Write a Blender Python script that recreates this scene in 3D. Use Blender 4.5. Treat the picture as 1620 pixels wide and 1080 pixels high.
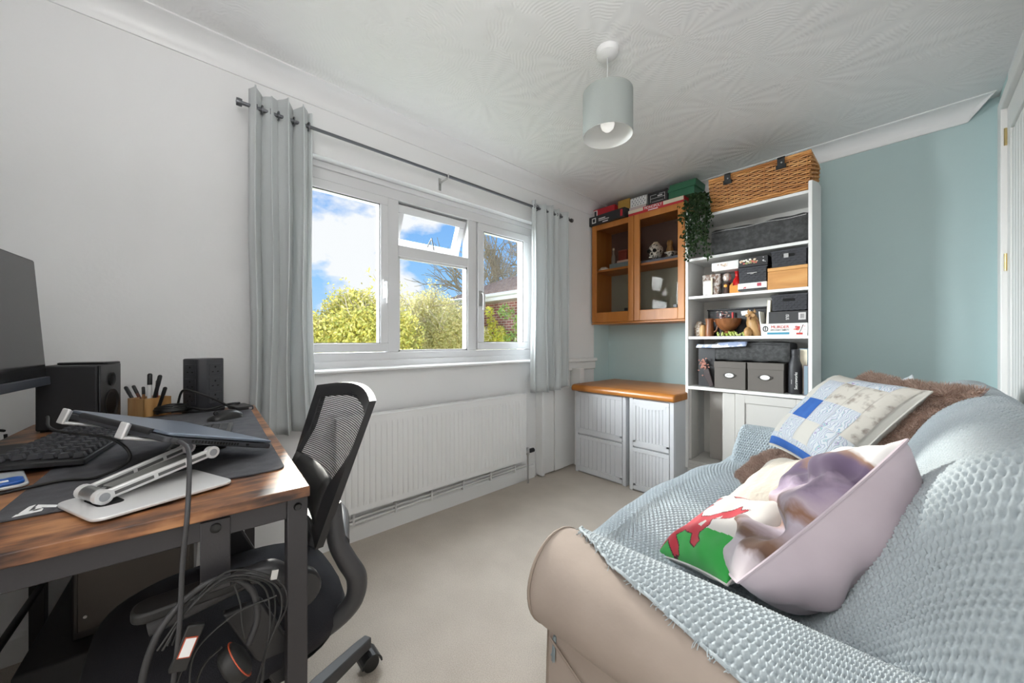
import bpy, math, random
import numpy as np
from mathutils import Vector, Matrix
for o in list(bpy.data.objects): bpy.data.objects.remove(o)
SC = bpy.context.scene
COL = SC.collection
R = math.radians
rng = np.random.default_rng(7)
random.seed(7)

# ------------------------------------------------------------------ camera
cd = bpy.data.cameras.new('camera'); cam = bpy.data.objects.new('camera', cd); COL.objects.link(cam)
cd.sensor_fit = 'HORIZONTAL'; cd.sensor_width = 36.0; cd.lens = 36.0 * 578.0 / 1620.0
cd.clip_start = 0.02; cd.clip_end = 400
cam.location = (2.08, 0.0, 1.10)
cam.rotation_euler = (R(90), 0, R(47.5))
SC.camera = cam

# ------------------------------------------------------------------ sky
W = bpy.data.worlds.new('sky'); SC.world = W; W.use_nodes = True
nt = W.node_tree; nt.nodes.clear()
def wn(t, **k):
    n = nt.nodes.new(t)
    for a, b in k.items(): setattr(n, a, b)
    return n
tc = wn('ShaderNodeTexCoord'); sep = wn('ShaderNodeSeparateXYZ'); nt.links.new(tc.outputs['Generated'], sep.inputs[0])
ramp = wn('ShaderNodeValToRGB'); nt.links.new(sep.outputs['Z'], ramp.inputs[0])
e = ramp.color_ramp.elements
e[0].position = 0.0; e[0].color = (0.50, 0.72, 0.95, 1); e[1].position = 0.55; e[1].color = (0.06, 0.25, 0.78, 1)
m1 = ramp.color_ramp.elements.new(0.16); m1.color = (0.30, 0.58, 0.95, 1)
mp = wn('ShaderNodeMapping'); mp.inputs['Scale'].default_value = (1.0, 1.0, 1.9); mp.inputs['Location'].default_value = (0.05, 0.62, 0.30)
nt.links.new(tc.outputs['Generated'], mp.inputs[0])
nz = wn('ShaderNodeTexNoise'); nz.inputs['Scale'].default_value = 3.6; nz.inputs['Detail'].default_value = 9; nz.inputs['Roughness'].default_value = 0.56
nt.links.new(mp.outputs[0], nz.inputs['Vector'])
cr = wn('ShaderNodeValToRGB'); nt.links.new(nz.outputs[0], cr.inputs[0])
cr.color_ramp.elements[0].position = 0.465; cr.color_ramp.elements[0].color = (0, 0, 0, 1)
cr.color_ramp.elements[1].position = 0.555; cr.color_ramp.elements[1].color = (1, 1, 1, 1)
mx = wn('ShaderNodeMixRGB'); nt.links.new(cr.outputs[0], mx.inputs[0]); nt.links.new(ramp.outputs[0], mx.inputs[1]); mx.inputs[2].default_value = (0.90, 0.91, 0.94, 1)
bg = wn('ShaderNodeBackground'); bg.inputs[1].default_value = 0.78; nt.links.new(mx.outputs[0], bg.inputs[0])
wo = wn('ShaderNodeOutputWorld'); nt.links.new(bg.outputs[0], wo.inputs[0])

# ------------------------------------------------------------------ sun, added fill lights, exposure
def lamp(name, kind, loc, target, energy, size=None, sizey=None, color=(1, 1, 1)):
    l = bpy.data.lights.new(name, kind); o = bpy.data.objects.new(name, l); COL.objects.link(o)
    o.location = loc; o.rotation_euler = (Vector(target) - Vector(loc)).to_track_quat('-Z', 'Y').to_euler()
    l.energy = energy; l.color = color
    if kind == 'AREA':
        l.shape = 'RECTANGLE'; l.size = size; l.size_y = sizey or size
    return o
sun = lamp('sun', 'SUN', (-4, 3, 4), (-3.0, 2.70, 3.55), 4.2, color=(1.0, 0.95, 0.88)); sun.data.angle = R(2.2)
lamp('fill_above_window', 'AREA', (-1.7, 1.35, 4.0), (1.3, 1.4, 0.7), 450, 4.6, 2.4, (0.92, 0.965, 1.0))  # added fill panel outside, above the view, boosts the light through the window
lamp('fill_beside_window', 'AREA', (-2.2, -1.3, 2.1), (1.1, 2.6, 1.25), 900, 2.4, 2.2, (0.92, 0.965, 1.0))  # added fill panel outside, left of the view, brightens the back wall
lamp('fill_up_to_ceiling', 'AREA', (2.0, -0.15, 1.72), (1.98, -0.12, 2.41), 15, 0.4, 0.4, (1.0, 0.99, 0.975))  # added fill aimed at the ceiling above the camera, no known lamp there
lamp('fill_behind_camera', 'AREA', (1.75, -1.25, 1.25), (1.5, 1.0, 1.2), 12, 1.1, 1.9, (1.0, 0.97, 0.93))  # invented lamp beyond the unseen doorway, evens out the room from behind
vs = SC.view_settings
vs.view_transform = 'Standard'; vs.look = 'None'; vs.gamma = 1.0; vs.use_curve_mapping = False; vs.exposure = 0.50

# ------------------------------------------------------------------ materials
def lin(c):
    if isinstance(c, str):
        c = tuple(int(c[i:i + 2], 16) / 255 for i in (0, 2, 4))
        c = tuple(x / 12.92 if x <= 0.04045 else ((x + 0.055) / 1.055) ** 2.4 for x in c)
    return (c[0], c[1], c[2], 1.0)
MATS = {}
def base(name):
    m = bpy.data.materials.new(name); m.use_nodes = True
    n = m.node_tree; b = n.nodes['Principled BSDF']
    MATS[name] = m
    return m, n, b
def mat(name, color, rough=0.5, metal=0.0, noise=None, bump=None, color2=None, stretch=(1, 1, 1), sheen=0, spec=0.5, coat=0, emit=None):
    """plain principled surface; noise=(scale, lo, hi) mixes color->color2; bump=(scale, strength)"""
    if name in MATS: return MATS[name]
    m, n, b = base(name)
    b.inputs['Base Color'].default_value = lin(color); b.inputs['Roughness'].default_value = rough; b.inputs['Metallic'].default_value = metal
    b.inputs['Specular IOR Level'].default_value = spec
    if sheen: b.inputs['Sheen Weight'].default_value = sheen
    if coat: b.inputs['Coat Weight'].default_value = coat
    if emit: b.inputs['Emission Color'].default_value = lin(emit[0]); b.inputs['Emission Strength'].default_value = emit[1]
    if noise or bump:
        t = n.nodes.new('ShaderNodeTexCoord'); mpn = n.nodes.new('ShaderNodeMapping'); mpn.inputs['Scale'].default_value = stretch
        n.links.new(t.outputs['Object'], mpn.inputs[0])
    if noise:
        a = n.nodes.new('ShaderNodeTexNoise'); a.inputs['Scale'].default_value = noise[0]; a.inputs['Detail'].default_value = 5
        n.links.new(mpn.outputs[0], a.inputs['Vector'])
        r = n.nodes.new('ShaderNodeValToRGB'); n.links.new(a.outputs[0], r.inputs[0])
        r.color_ramp.elements[0].position = noise[1]; r.color_ramp.elements[0].color = lin(color)
        r.color_ramp.elements[1].position = noise[2]; r.color_ramp.elements[1].color = lin(color2 or color)
        n.links.new(r.outputs[0], b.inputs['Base Color'])
    if bump:
        a = n.nodes.new('ShaderNodeTexNoise'); a.inputs['Scale'].default_value = bump[0]; a.inputs['Detail'].default_value = 4
        n.links.new(mpn.outputs[0], a.inputs['Vector'])
        k = n.nodes.new('ShaderNodeBump'); k.inputs['Strength'].default_value = bump[1]; k.inputs['Distance'].default_value = 0.01
        n.links.new(a.outputs[0], k.inputs['Height']); n.links.new(k.outputs[0], b.inputs['Normal'])
    return m
def wood(name, c1, c2, c3, axis=1, scale=9, rough=0.45, spec=0.5):
    if name in MATS: return MATS[name]
    m, n, b = base(name)
    t = n.nodes.new('ShaderNodeTexCoord'); mpn = n.nodes.new('ShaderNodeMapping')
    s = [1, 1, 1]; s[axis] = 0.1; mpn.inputs['Scale'].default_value = s
    n.links.new(t.outputs['Object'], mpn.inputs[0])
    a = n.nodes.new('ShaderNodeTexNoise'); a.inputs['Scale'].default_value = scale; a.inputs['Detail'].default_value = 8; a.inputs['Distortion'].default_value = 1.2
    n.links.new(mpn.outputs[0], a.inputs['Vector'])
    r = n.nodes.new('ShaderNodeValToRGB'); n.links.new(a.outputs[0], r.inputs[0])
    r.color_ramp.elements[0].position = 0.34; r.color_ramp.elements[0].color = lin(c1)
    r.color_ramp.elements[1].position = 0.66; r.color_ramp.elements[1].color = lin(c3)
    q = r.color_ramp.elements.new(0.5); q.color = lin(c2)
    n.links.new(r.outputs[0], b.inputs['Base Color']); b.inputs['Roughness'].default_value = rough; b.inputs['Specular IOR Level'].default_value = spec
    k = n.nodes.new('ShaderNodeBump'); k.inputs['Strength'].default_value = 0.12; k.inputs['Distance'].default_value = 0.004
    n.links.new(a.outputs[0], k.inputs['Height']); n.links.new(k.outputs[0], b.inputs['Normal'])
    return m
def glass(name, tint=(1, 1, 1), refl=0.06):
    if name in MATS: return MATS[name]
    m, n, b = base(name); n.nodes.remove(b); out = n.nodes['Material Output']
    tr = n.nodes.new('ShaderNodeBsdfTransparent'); tr.inputs[0].default_value = (*tint, 1)
    gl = n.nodes.new('ShaderNodeBsdfGlossy'); gl.inputs['Roughness'].default_value = 0.02
    mx_ = n.nodes.new('ShaderNodeMixShader'); mx_.inputs[0].default_value = refl
    n.links.new(tr.outputs[0], mx_.inputs[1]); n.links.new(gl.outputs[0], mx_.inputs[2]); n.links.new(mx_.outputs[0], out.inputs[0])
    return m
def nmath(n, op, a, b=None):
    k = n.nodes.new('ShaderNodeMath'); k.operation = op
    for i, x in enumerate((a, b)):
        if x is None: continue
        if isinstance(x, (int, float)): k.inputs[i].default_value = x
        else: n.links.new(x, k.inputs[i])
    return k.outputs[0]

# ------------------------------------------------------------------ mesh builder
def nrm(v):
    v = np.asarray(v, float); return v / (np.linalg.norm(v) + 1e-12)
class MB:
    def __init__(s): s.v = []; s.f = []; s.mi = []; s.cur = 0
    def add(s, vs_, fs):
        o = len(s.v); s.v.extend([tuple(map(float, p)) for p in vs_])
        for f in fs: s.f.append(tuple(i + o for i in f)); s.mi.append(s.cur)
        return s
    def box(s, x0, y0, z0, x1, y1, z1):
        v = [(x, y, z) for z in (z0, z1) for y in (y0, y1) for x in (x0, x1)]
        return s.add(v, [(0, 2, 3, 1), (4, 5, 7, 6), (0, 1, 5, 4), (2, 6, 7, 3), (0, 4, 6, 2), (1, 3, 7, 5)])
    def obox(s, c, ax, ay, az):
        c, ax, ay, az = [np.asarray(q, float) for q in (c, ax, ay, az)]
        v = [c + i * ax + j * ay + k * az for k in (-1, 1) for j in (-1, 1) for i in (-1, 1)]
        return s.add(v, [(0, 2, 3, 1), (4, 5, 7, 6), (0, 1, 5, 4), (2, 6, 7, 3), (0, 4, 6, 2), (1, 3, 7, 5)])
    def taper(s, c0, sx0, sy0, c1, sx1, sy1):
        v = [(c[0] + i * a, c[1] + j * b, c[2]) for c, a, b in ((c0, sx0, sy0), (c1, sx1, sy1)) for j in (-1, 1) for i in (-1, 1)]
        return s.add(v, [(0, 2, 3, 1), (4, 5, 7, 6), (0, 1, 5, 4), (2, 6, 7, 3), (0, 4, 6, 2), (1, 3, 7, 5)])
    def tube(s, pts, r, n=8, closed=False, cap=True):
        P = [np.asarray(p, float) for p in pts]; m = len(P)
        rr = r if hasattr(r, '__len__') else [r] * m
        rings = []; up = None
        for i in range(m):
            if closed: t = nrm(P[(i + 1) % m] - P[i - 1])
            else: t = nrm(P[min(i + 1, m - 1)] - P[max(i - 1, 0)])
            if up is None:
                up = np.array([0, 0, 1.0]) if abs(t[2]) < 0.9 else np.array([1.0, 0, 0])
            up = nrm(up - t * np.dot(up, t)); side = np.cross(t, up)
            rings.append([P[i] + rr[i] * (math.cos(a) * up + math.sin(a) * side) for a in [2 * math.pi * k / n for k in range(n)]])
        v = [p for g in rings for p in g]; f = []
        for i in range(m if closed else m - 1):
            j = (i + 1) % m
            for k in range(n):
                k2 = (k + 1) % n; f.append((i * n + k, i * n + k2, j * n + k2, j * n + k))
        if cap and not closed:
            f.append(tuple(range(n))[::-1]); f.append(tuple((m - 1) * n + k for k in range(n)))
        return s.add(v, f)
    def lathe(s, prof, n=24, c=(0, 0, 0), axis='z', cap=True):
        v = []; f = []; m = len(prof)
        for r, h in prof:
            for k in range(n):
                a = 2 * math.pi * k / n; x, y = r * math.cos(a), r * math.sin(a)
                p = {'z': (x, y, h), 'x': (h, x, y), 'y': (y, h, x)}[axis]
                v.append((p[0] + c[0], p[1] + c[1], p[2] + c[2]))
        for i in range(m - 1):
            for k in range(n):
                k2 = (k + 1) % n; f.append((i * n + k, i * n + k2, (i + 1) * n + k2, (i + 1) * n + k))
        if cap:
            if prof[0][0] > 1e-5: f.append(tuple(range(n))[::-1])
            if prof[-1][0] > 1e-5: f.append(tuple((m - 1) * n + k for k in range(n)))
        return s.add(v, f)
    def prism(s, pts, axis, a, b):
        """2-D polygon (CCW) extruded along axis from a to b; pts are the two other axes in xyz order"""
        def mk(p, h): return {'x': (h, p[0], p[1]), 'y': (p[0], h, p[1]), 'z': (p[0], p[1], h)}[axis]
        n = len(pts); v = [mk(p, a) for p in pts] + [mk(p, b) for p in pts]
        f = [(i, (i + 1) % n, n + (i + 1) % n, n + i) for i in range(n)] + [tuple(range(n))[::-1], tuple(range(n, 2 * n))]
        return s.add(v, f)
    def grid(s, P, close_u=False, close_v=False):
        P = np.asarray(P, float); nu, nv = P.shape[:2]; v = P.reshape(-1, 3); f = []
        for i in range(nu if close_u else nu - 1):
            for j in range(nv if close_v else nv - 1):
                i2 = (i + 1) % nu; j2 = (j + 1) % nv
                f.append((i * nv + j, i2 * nv + j, i2 * nv + j2, i * nv + j2))
        return s.add(v, f)
    def build(s, name, m, parent=None, smooth=None, bevel=0, seg=2, solid=0, subd=0, world=False, normals=False):
        me = bpy.data.meshes.new(name)
        v = np.array(s.v, float).reshape(-1, 3)
        loc = np.zeros(3)
        if parent is None:
            lo, hi = v.min(0), v.max(0); loc = np.array([(lo[0] + hi[0]) / 2, (lo[1] + hi[1]) / 2, lo[2]]); v = v - loc
        elif world:
            p = parent; off = np.zeros(3)
            while p is not None: off += np.array(p.location); p = p.parent
            v = v - off
        me.from_pydata(v.tolist(), [], s.f)
        ms = m if isinstance(m, (list, tuple)) else [m]
        for k in ms: me.materials.append(k)
        if len(ms) > 1: me.polygons.foreach_set('material_index', s.mi)
        if normals:
            import bmesh
            bm = bmesh.new(); bm.from_mesh(me); bmesh.ops.recalc_face_normals(bm, faces=bm.faces); bm.to_mesh(me); bm.free()
        if smooth is not None:
            me.shade_smooth()
            if smooth < 180: me.set_sharp_from_angle(angle=R(smooth))
        me.update()
        o = bpy.data.objects.new(name, me); COL.objects.link(o)
        if parent is None: o.location = loc
        else: o.parent = parent
        if bevel:
            b = o.modifiers.new('bevel', 'BEVEL'); b.width = bevel; b.segments = seg; b.limit_method = 'ANGLE'; b.angle_limit = R(40)
            if smooth is None: me.shade_smooth(); me.set_sharp_from_angle(angle=R(50))
        if solid:
            k = o.modifiers.new('solid', 'SOLIDIFY'); k.thickness = solid; k.offset = 0
        if subd:
            k = o.modifiers.new('subd', 'SUBSURF'); k.levels = subd; k.render_levels = subd
        return o
def fast_mesh(name, verts, quads, m, parent=None, smooth=True):
    """large quad mesh from numpy arrays"""
    me = bpy.data.meshes.new(name); verts = np.asarray(verts, np.float32); quads = np.asarray(quads, np.int32)
    me.vertices.add(len(verts)); me.vertices.foreach_set('co', verts.ravel())
    nq, k = quads.shape
    me.loops.add(nq * k); me.loops.foreach_set('vertex_index', quads.ravel())
    me.polygons.add(nq); me.polygons.foreach_set('loop_start', np.arange(0, nq * k, k, dtype=np.int32))
    me.update(calc_edges=True); me.validate()
    if smooth: me.shade_smooth()
    me.materials.append(m)
    o = bpy.data.objects.new(name, me); COL.objects.link(o)
    if parent is not None: o.parent = parent
    return o
def tag(o, label=None, cat=None, group=None, kind=None):
    if label: o['label'] = label
    if cat: o['category'] = cat
    if group: o['group'] = group
    if kind: o['kind'] = kind
    return o
def thing(name, label, cat, loc=(0, 0, 0), rz=0, group=None):
    o = bpy.data.objects.new(name, None); COL.objects.link(o); o.empty_display_size = 0.05
    o.location = loc; o.rotation_euler = (0, 0, rz)
    return tag(o, label, cat, group)
def struct(name, loc=None):
    o = bpy.data.objects.new(name, None); COL.objects.link(o); o['kind'] = 'structure'
    if loc: o.location = loc
    return o
def copy_tree(o, parent=None):
    c = o.copy(); COL.objects.link(c); c.parent = parent
    for ch in [x for x in bpy.data.objects if x.parent == o]: copy_tree(ch, c)
    return c
def rrect(x0, z0, x1, z1, r, n=5):
    pts = []
    for cx, cz, a0 in ((x1 - r, z1 - r, 0), (x0 + r, z1 - r, 90), (x0 + r, z0 + r, 180), (x1 - r, z0 + r, 270)):
        for k in range(n + 1):
            a = R(a0 + 90 * k / n); pts.append((cx + r * math.cos(a), cz + r * math.sin(a)))
    return pts
def text(name, s, m, parent, size, frame, depth=0.0006, sx=1.0, align='CENTER'):
    """lettering as a mesh; frame = (origin, right, up) in the parent's local space"""
    cu = bpy.data.curves.new(name, 'FONT'); cu.body = s; cu.size = size; cu.align_x = align; cu.align_y = 'CENTER'; cu.extrude = depth; cu.resolution_u = 3
    t = bpy.data.objects.new('tmp', cu); COL.objects.link(t)
    bpy.context.view_layer.update()
    me = bpy.data.meshes.new_from_object(t.evaluated_get(bpy.context.evaluated_depsgraph_get()))
    bpy.data.objects.remove(t); bpy.data.curves.remove(cu)
    o_, r_, u_ = [Vector(q) for q in frame]; n_ = r_.cross(u_)
    Mx = Matrix(((r_.x * sx, u_.x, n_.x, o_.x), (r_.y * sx, u_.y, n_.y, o_.y), (r_.z * sx, u_.z, n_.z, o_.z), (0, 0, 0, 1)))
    me.transform(Mx); me.materials.clear(); me.materials.append(m); me.name = name
    o = bpy.data.objects.new(name, me); COL.objects.link(o); o.parent = parent
    return o
def bez(p, n=24):
    """Catmull-Rom through the points"""
    P = [np.asarray(q, float) for q in p]; P = [2 * P[0] - P[1]] + P + [2 * P[-1] - P[-2]]; out = []
    m = len(P) - 3; k = max(2, n // m)
    for i in range(m):
        a, b, c, d = P[i:i + 4]
        for j in range(k):
            t = j / k; out.append(0.5 * ((2 * b) + (c - a) * t + (2 * a - 5 * b + 4 * c - d) * t * t + (3 * b - a - 3 * c + d) * t ** 3))
    out.append(P[-2]); return out
# ================================================================== room shell
RX, RY0, RY1, RZ = 2.40, -0.47, 3.24, 2.41
def wall_mat(name, color, color2=None, edge=None):
    m, n, b = base(name)
    t = n.nodes.new('ShaderNodeTexCoord'); g = n.nodes.new('ShaderNodeNewGeometry')
    a = n.nodes.new('ShaderNodeTexNoise'); a.inputs['Scale'].default_value = 2.2; a.inputs['Detail'].default_value = 6
    n.links.new(g.outputs['Position'], a.inputs['Vector'])
    mxc = n.nodes.new('ShaderNodeMixRGB'); mxc.inputs[1].default_value = lin(color); c = lin(color)
    mxc.inputs[2].default_value = (c[0] * .95, c[1] * .95, c[2] * .95, 1); n.links.new(a.outputs[0], mxc.inputs[0])
    last = mxc.outputs[0]
    if edge is not None:
        sp = n.nodes.new('ShaderNodeSeparateXYZ'); n.links.new(g.outputs['Position'], sp.inputs[0])
        k = nmath(n, 'GREATER_THAN', sp.outputs['Y'], edge)
        m2 = n.nodes.new('ShaderNodeMixRGB'); n.links.new(k, m2.inputs[0]); n.links.new(last, m2.inputs[1]); m2.inputs[2].default_value = lin(color2); last = m2.outputs[0]
    n.links.new(last, b.inputs['Base Color']); b.inputs['Roughness'].default_value = 0.85; b.inputs['Specular IOR Level'].default_value = 0.25
    f = n.nodes.new('ShaderNodeTexNoise'); f.inputs['Scale'].default_value = 60; f.inputs['Detail'].default_value = 5; n.links.new(g.outputs['Position'], f.inputs['Vector'])
    k = n.nodes.new('ShaderNodeBump'); k.inputs['Strength'].default_value = 0.06; k.inputs['Distance'].default_value = 0.01
    n.links.new(f.outputs[0], k.inputs['Height']); n.links.new(k.outputs[0], b.inputs['Normal'])
    return m
BLUE = (0.56, 0.70, 0.705)
M_wall = wall_mat('white_wall_paint', (0.84, 0.84, 0.84), BLUE, 2.985)
M_blue = wall_mat('blue_wall_paint', BLUE)
M_gloss = mat('white_gloss', (0.82, 0.82, 0.82), 0.35)
M_upvc = mat('white_upvc', (0.70, 0.70, 0.71), 0.3)
# textured plaster ceiling: overlapping fan shells
def ceiling_mat():
    m, n, b = base('fan_textured_plaster')
    g = n.nodes.new('ShaderNodeNewGeometry')
    v = n.nodes.new('ShaderNodeTexVoronoi'); v.inputs['Scale'].default_value = 1.9; v.inputs['Randomness'].default_value = 0.75
    n.links.new(g.outputs['Position'], v.inputs['Vector'])
    sc = n.nodes.new('ShaderNodeVectorMath'); sc.operation = 'SUBTRACT'
    n.links.new(g.outputs['Position'], sc.inputs[0]); n.links.new(v.outputs['Position'], sc.inputs[1])
    sp = n.nodes.new('ShaderNodeSeparateXYZ'); n.links.new(sc.outputs[0], sp.inputs[0])
    ang = nmath(n, 'ARCTAN2', sp.outputs['Y'], sp.outputs['X'])
    ln = n.nodes.new('ShaderNodeVectorMath'); ln.operation = 'LENGTH'
    cb = n.nodes.new('ShaderNodeCombineXYZ'); n.links.new(sp.outputs['X'], cb.inputs[0]); n.links.new(sp.outputs['Y'], cb.inputs[1]); n.links.new(cb.outputs[0], ln.inputs[0])
    d = ln.outputs['Value']
    noi = n.nodes.new('ShaderNodeTexNoise'); noi.inputs['Scale'].default_value = 7; n.links.new(g.outputs['Position'], noi.inputs['Vector'])
    w1 = nmath(n, 'SINE', nmath(n, 'ADD', nmath(n, 'MULTIPLY', ang, 19), nmath(n, 'MULTIPLY', noi.outputs[0], 3)))
    w1b = nmath(n, 'SINE', nmath(n, 'ADD', nmath(n, 'MULTIPLY', ang, 7), nmath(n, 'MULTIPLY', noi.outputs[0], 5)))
    rad = nmath(n, 'MULTIPLY', nmath(n, 'ADD', nmath(n, 'MULTIPLY', w1, 0.6), nmath(n, 'MULTIPLY', w1b, 0.6)), nmath(n, 'MULTIPLY', nmath(n, 'MINIMUM', nmath(n, 'MULTIPLY', d, 5.0), 1.0), 1.0))
    rip = nmath(n, 'SINE', nmath(n, 'ADD', nmath(n, 'MULTIPLY', d, 420), nmath(n, 'MULTIPLY', w1, 1.6)))
    rm = nmath(n, 'GREATER_THAN', noi.outputs[0], 0.45)
    rip = nmath(n, 'MULTIPLY', nmath(n, 'MULTIPLY', rip, rm), 0.22)
    ve = n.nodes.new('ShaderNodeTexVoronoi'); ve.feature = 'DISTANCE_TO_EDGE'; ve.inputs['Scale'].default_value = 1.9; ve.inputs['Randomness'].default_value = 0.75
    n.links.new(g.outputs['Position'], ve.inputs['Vector'])
    ed = nmath(n, 'MULTIPLY', nmath(n, 'LESS_THAN', nmath(n, 'ADD', ve.outputs['Distance'], nmath(n, 'MULTIPLY', w1, 0.006)), 0.018), 0.9)
    h = nmath(n, 'ADD', nmath(n, 'ADD', rad, rip), ed)
    k = n.nodes.new('ShaderNodeBump'); k.inputs['Strength'].default_value = 0.22; k.inputs['Distance'].default_value = 0.006
    n.links.new(h, k.inputs['Height']); n.links.new(k.outputs[0], b.inputs['Normal'])
    b.inputs['Base Color'].default_value = (0.86, 0.86, 0.86, 1); b.inputs['Roughness'].default_value = 0.6
    return m
M_ceil = ceiling_mat()
def carpet_mat():
    m, n, b = base('beige_carpet')
    g = n.nodes.new('ShaderNodeNewGeometry')
    a = n.nodes.new('ShaderNodeTexNoise'); a.inputs['Scale'].default_value = 5; a.inputs['Detail'].default_value = 8; n.links.new(g.outputs['Position'], a.inputs['Vector'])
    f = n.nodes.new('ShaderNodeTexNoise'); f.inputs['Scale'].default_value = 260; f.inputs['Detail'].default_value = 3; n.links.new(g.outputs['Position'], f.inputs['Vector'])
    s_ = nmath(n, 'ADD', nmath(n, 'MULTIPLY', a.outputs[0], 0.35), nmath(n, 'MULTIPLY', f.outputs[0], 0.65))
    r = n.nodes.new('ShaderNodeValToRGB'); n.links.new(s_, r.inputs[0])
    r.color_ramp.elements[0].position = 0.36; r.color_ramp.elements[0].color = (0.43, 0.38, 0.325, 1)
    r.color_ramp.elements[1].position = 0.62; r.color_ramp.elements[1].color = (0.56, 0.50, 0.435, 1)
    n.links.new(r.outputs[0], b.inputs['Base Color']); b.inputs['Roughness'].default_value = 1; b.inputs['Specular IOR Level'].default_value = 0.1
    b.inputs['Sheen Weight'].default_value = 0.15
    k = n.nodes.new('ShaderNodeBump'); k.inputs['Strength'].default_value = 0.5; k.inputs['Distance'].default_value = 0.004
    n.links.new(f.outputs[0], k.inputs['Height']); n.links.new(k.outputs[0], b.inputs['Normal'])
    return m
def S(o): o['kind'] = 'structure'; return o
S(MB().box(-0.25, RY0 - 1.1, -0.12, RX + 0.12, RY1 + 0.12, 0).build('floor', carpet_mat()))
S(MB().box(-0.25, RY0 - 1.1, RZ, RX + 0.12, RY1 + 0.12, RZ + 0.12).build('ceiling', M_ceil))
WY0, WY1, WZ0, WZ1 = 0.35, 2.20, 0.93, 2.07
wl = MB()
wl.box(-0.25, RY0 - 1.1, 0, 0, WY0, RZ); wl.box(-0.25, WY1, 0, 0, RY1, RZ)
wl.box(-0.25, WY0, 0, 0, WY1, WZ0); wl.box(-0.25, WY0, WZ1, 0, WY1, RZ)
S(wl.build('wall_left', M_wall))
S(MB().box(-0.25, RY1, 0, RX + 0.12, RY1 + 0.12, RZ).build('wall_back', M_blue))
wr = MB(); DY0, DY1, DZ = 2.24, 3.06, 2.28
wr.box(RX, RY0 - 1.1, 0, RX + 0.12, DY0, RZ); wr.box(RX, DY1, 0, RX + 0.12, RY1, RZ); wr.box(RX, DY0, DZ, RX + 0.12, DY1, RZ)
S(wr.build('wall_right', M_wall))
wf = MB(); wf.box(0, RY0 - 0.1, 0, 1.42, RY0, RZ); wf.box(2.30, RY0 - 0.1, 0, RX, RY0, RZ); wf.box(1.42, RY0 - 0.1, 2.1, 2.30, RY0, RZ)
S(wf.build('wall_front', M_wall))
S(MB().box(-0.25, RY0 - 1.2, 0, RX + 0.12, RY0 - 1.1, RZ).build('wall_landing', M_wall))
# coving
def cove(n=8, s=0.095):
    p = [(0, 2.41), (0, 2.41 - s)]
    p = [(0.0, RZ - s), (0.006, RZ - s)]
    for k in range(n + 1):
        a = R(90 * k / n); p.append((0.010 + (s - 0.016) * (1 - math.cos(a)), RZ - s + 0.006 + (s - 0.014) * math.sin(a)))
    p += [(s, RZ - 0.006), (s, RZ)]
    return p
def cove_run(axis, wallpos, sign, a, b, ma=0, mb=0):
    P = cove(); rows = []
    for h, mm in ((a, ma), (b, mb)):
        rows.append([((wallpos + sign * o, h + mm * o, z) if axis == 'y' else (h + mm * o, wallpos + sign * o, z)) for o, z in P])
    m = MB(); m.grid(rows)
    n = len(P); m.f.append(tuple(range(n))); m.mi.append(0); m.f.append(tuple(range(n, 2 * n))[::-1]); m.mi.append(0)
    return m
S(cove_run('y', 0, 1, RY0, RY1, 0, -1).build('trim_1', M_gloss, smooth=30))
S(cove_run('x', RY1, -1, 0, 2.288, 1, 1).build('trim_2', M_gloss, smooth=30, normals=True))
# skirting
M_skirt = mat('skirting_paint', (0.80, 0.80, 0.79), 0.4)
S(MB().prism([(0, 0), (0.016, 0), (0.016, 0.085), (0.010, 0.10), (0, 0.105)], 'y', RY0, 2.14).build('baseboard_left', M_skirt))
sk = MB(); sk.prism([(0, 0), (0.016, 0), (0.016, 0.085), (0.010, 0.10), (0, 0.105)], 'y', 0, RX)
sk.v = [(p[1], RY1 - p[0], p[2]) for p in sk.v]
S(sk.build('baseboard_back', M_skirt, normals=True))
# boxed-in pipework in the corner: panels and a ledge rail
bxm = struct('trim_3', (0, 2.4, 0))
for i, (y0, y1, d) in enumerate(((2.17, 2.20, .075), (2.205, 2.34, .05), (2.345, 2.46, .058), (2.465, 2.62, .05))):
    MB().box(0, y0, 0.012, d, y1, 0.70).build('board', M_skirt, bxm, bevel=.003, world=True)
S(MB().box(0, 2.62, 0.0, 0.11, 2.68, 0.86).build('trim_4', M_skirt, bevel=.003))
rail = MB().box(0, 2.50, 0.915, 0.045, 2.98, 0.945); rail.box(0, 2.50, 0.84, 0.022, 2.98, 0.915)
S(rail.build('trim_5', M_skirt, bevel=.004))
# ------------------------------------------------------------------ window
win = struct('window_1', (-0.1, 1.27, 0.93))
FX0, FX1 = -0.14, -0.07
fr = MB()
fr.box(FX0, WY0, 1.975, FX1, WY1, WZ1); fr.box(FX0, WY0, 0.95, FX1, WY1, 1.036)
fr.box(FX0, WY0, 1.036, FX1, 0.42, 1.975); fr.box(FX0, 2.145, 1.036, FX1, WY1, 1.975)
fr.box(FX0, 0.945, 1.036, FX1, 1.015, 1.975); fr.box(FX0, 1.54, 1.036, FX1, 1.618, 1.975)
fr.box(FX0, 1.015, 1.632, FX1, 1.54, 1.700)
fr.box(FX1, WY0, 0.945, FX1 + 0.012, WY1, 0.99); fr.box(FX1, WY0, 2.035, FX1 + 0.012, WY1, WZ1)
fr.build('frame', M_upvc, win, bevel=.004, world=True)
MB().prism([(-0.07, 0.93), (0.028, 0.93), (0.036, 0.936), (0.036, 0.945), (0.028, 0.952), (-0.07, 0.952)], 'y', WY0 + .002, WY1 - .002).build('sill', M_gloss, win, world=True, smooth=40)
M_seal = mat('dark_seal', (0.03, 0.03, 0.03), 0.6)
M_glass = glass('window_glass', (0.98, 0.99, 0.985), 0.006)
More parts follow.
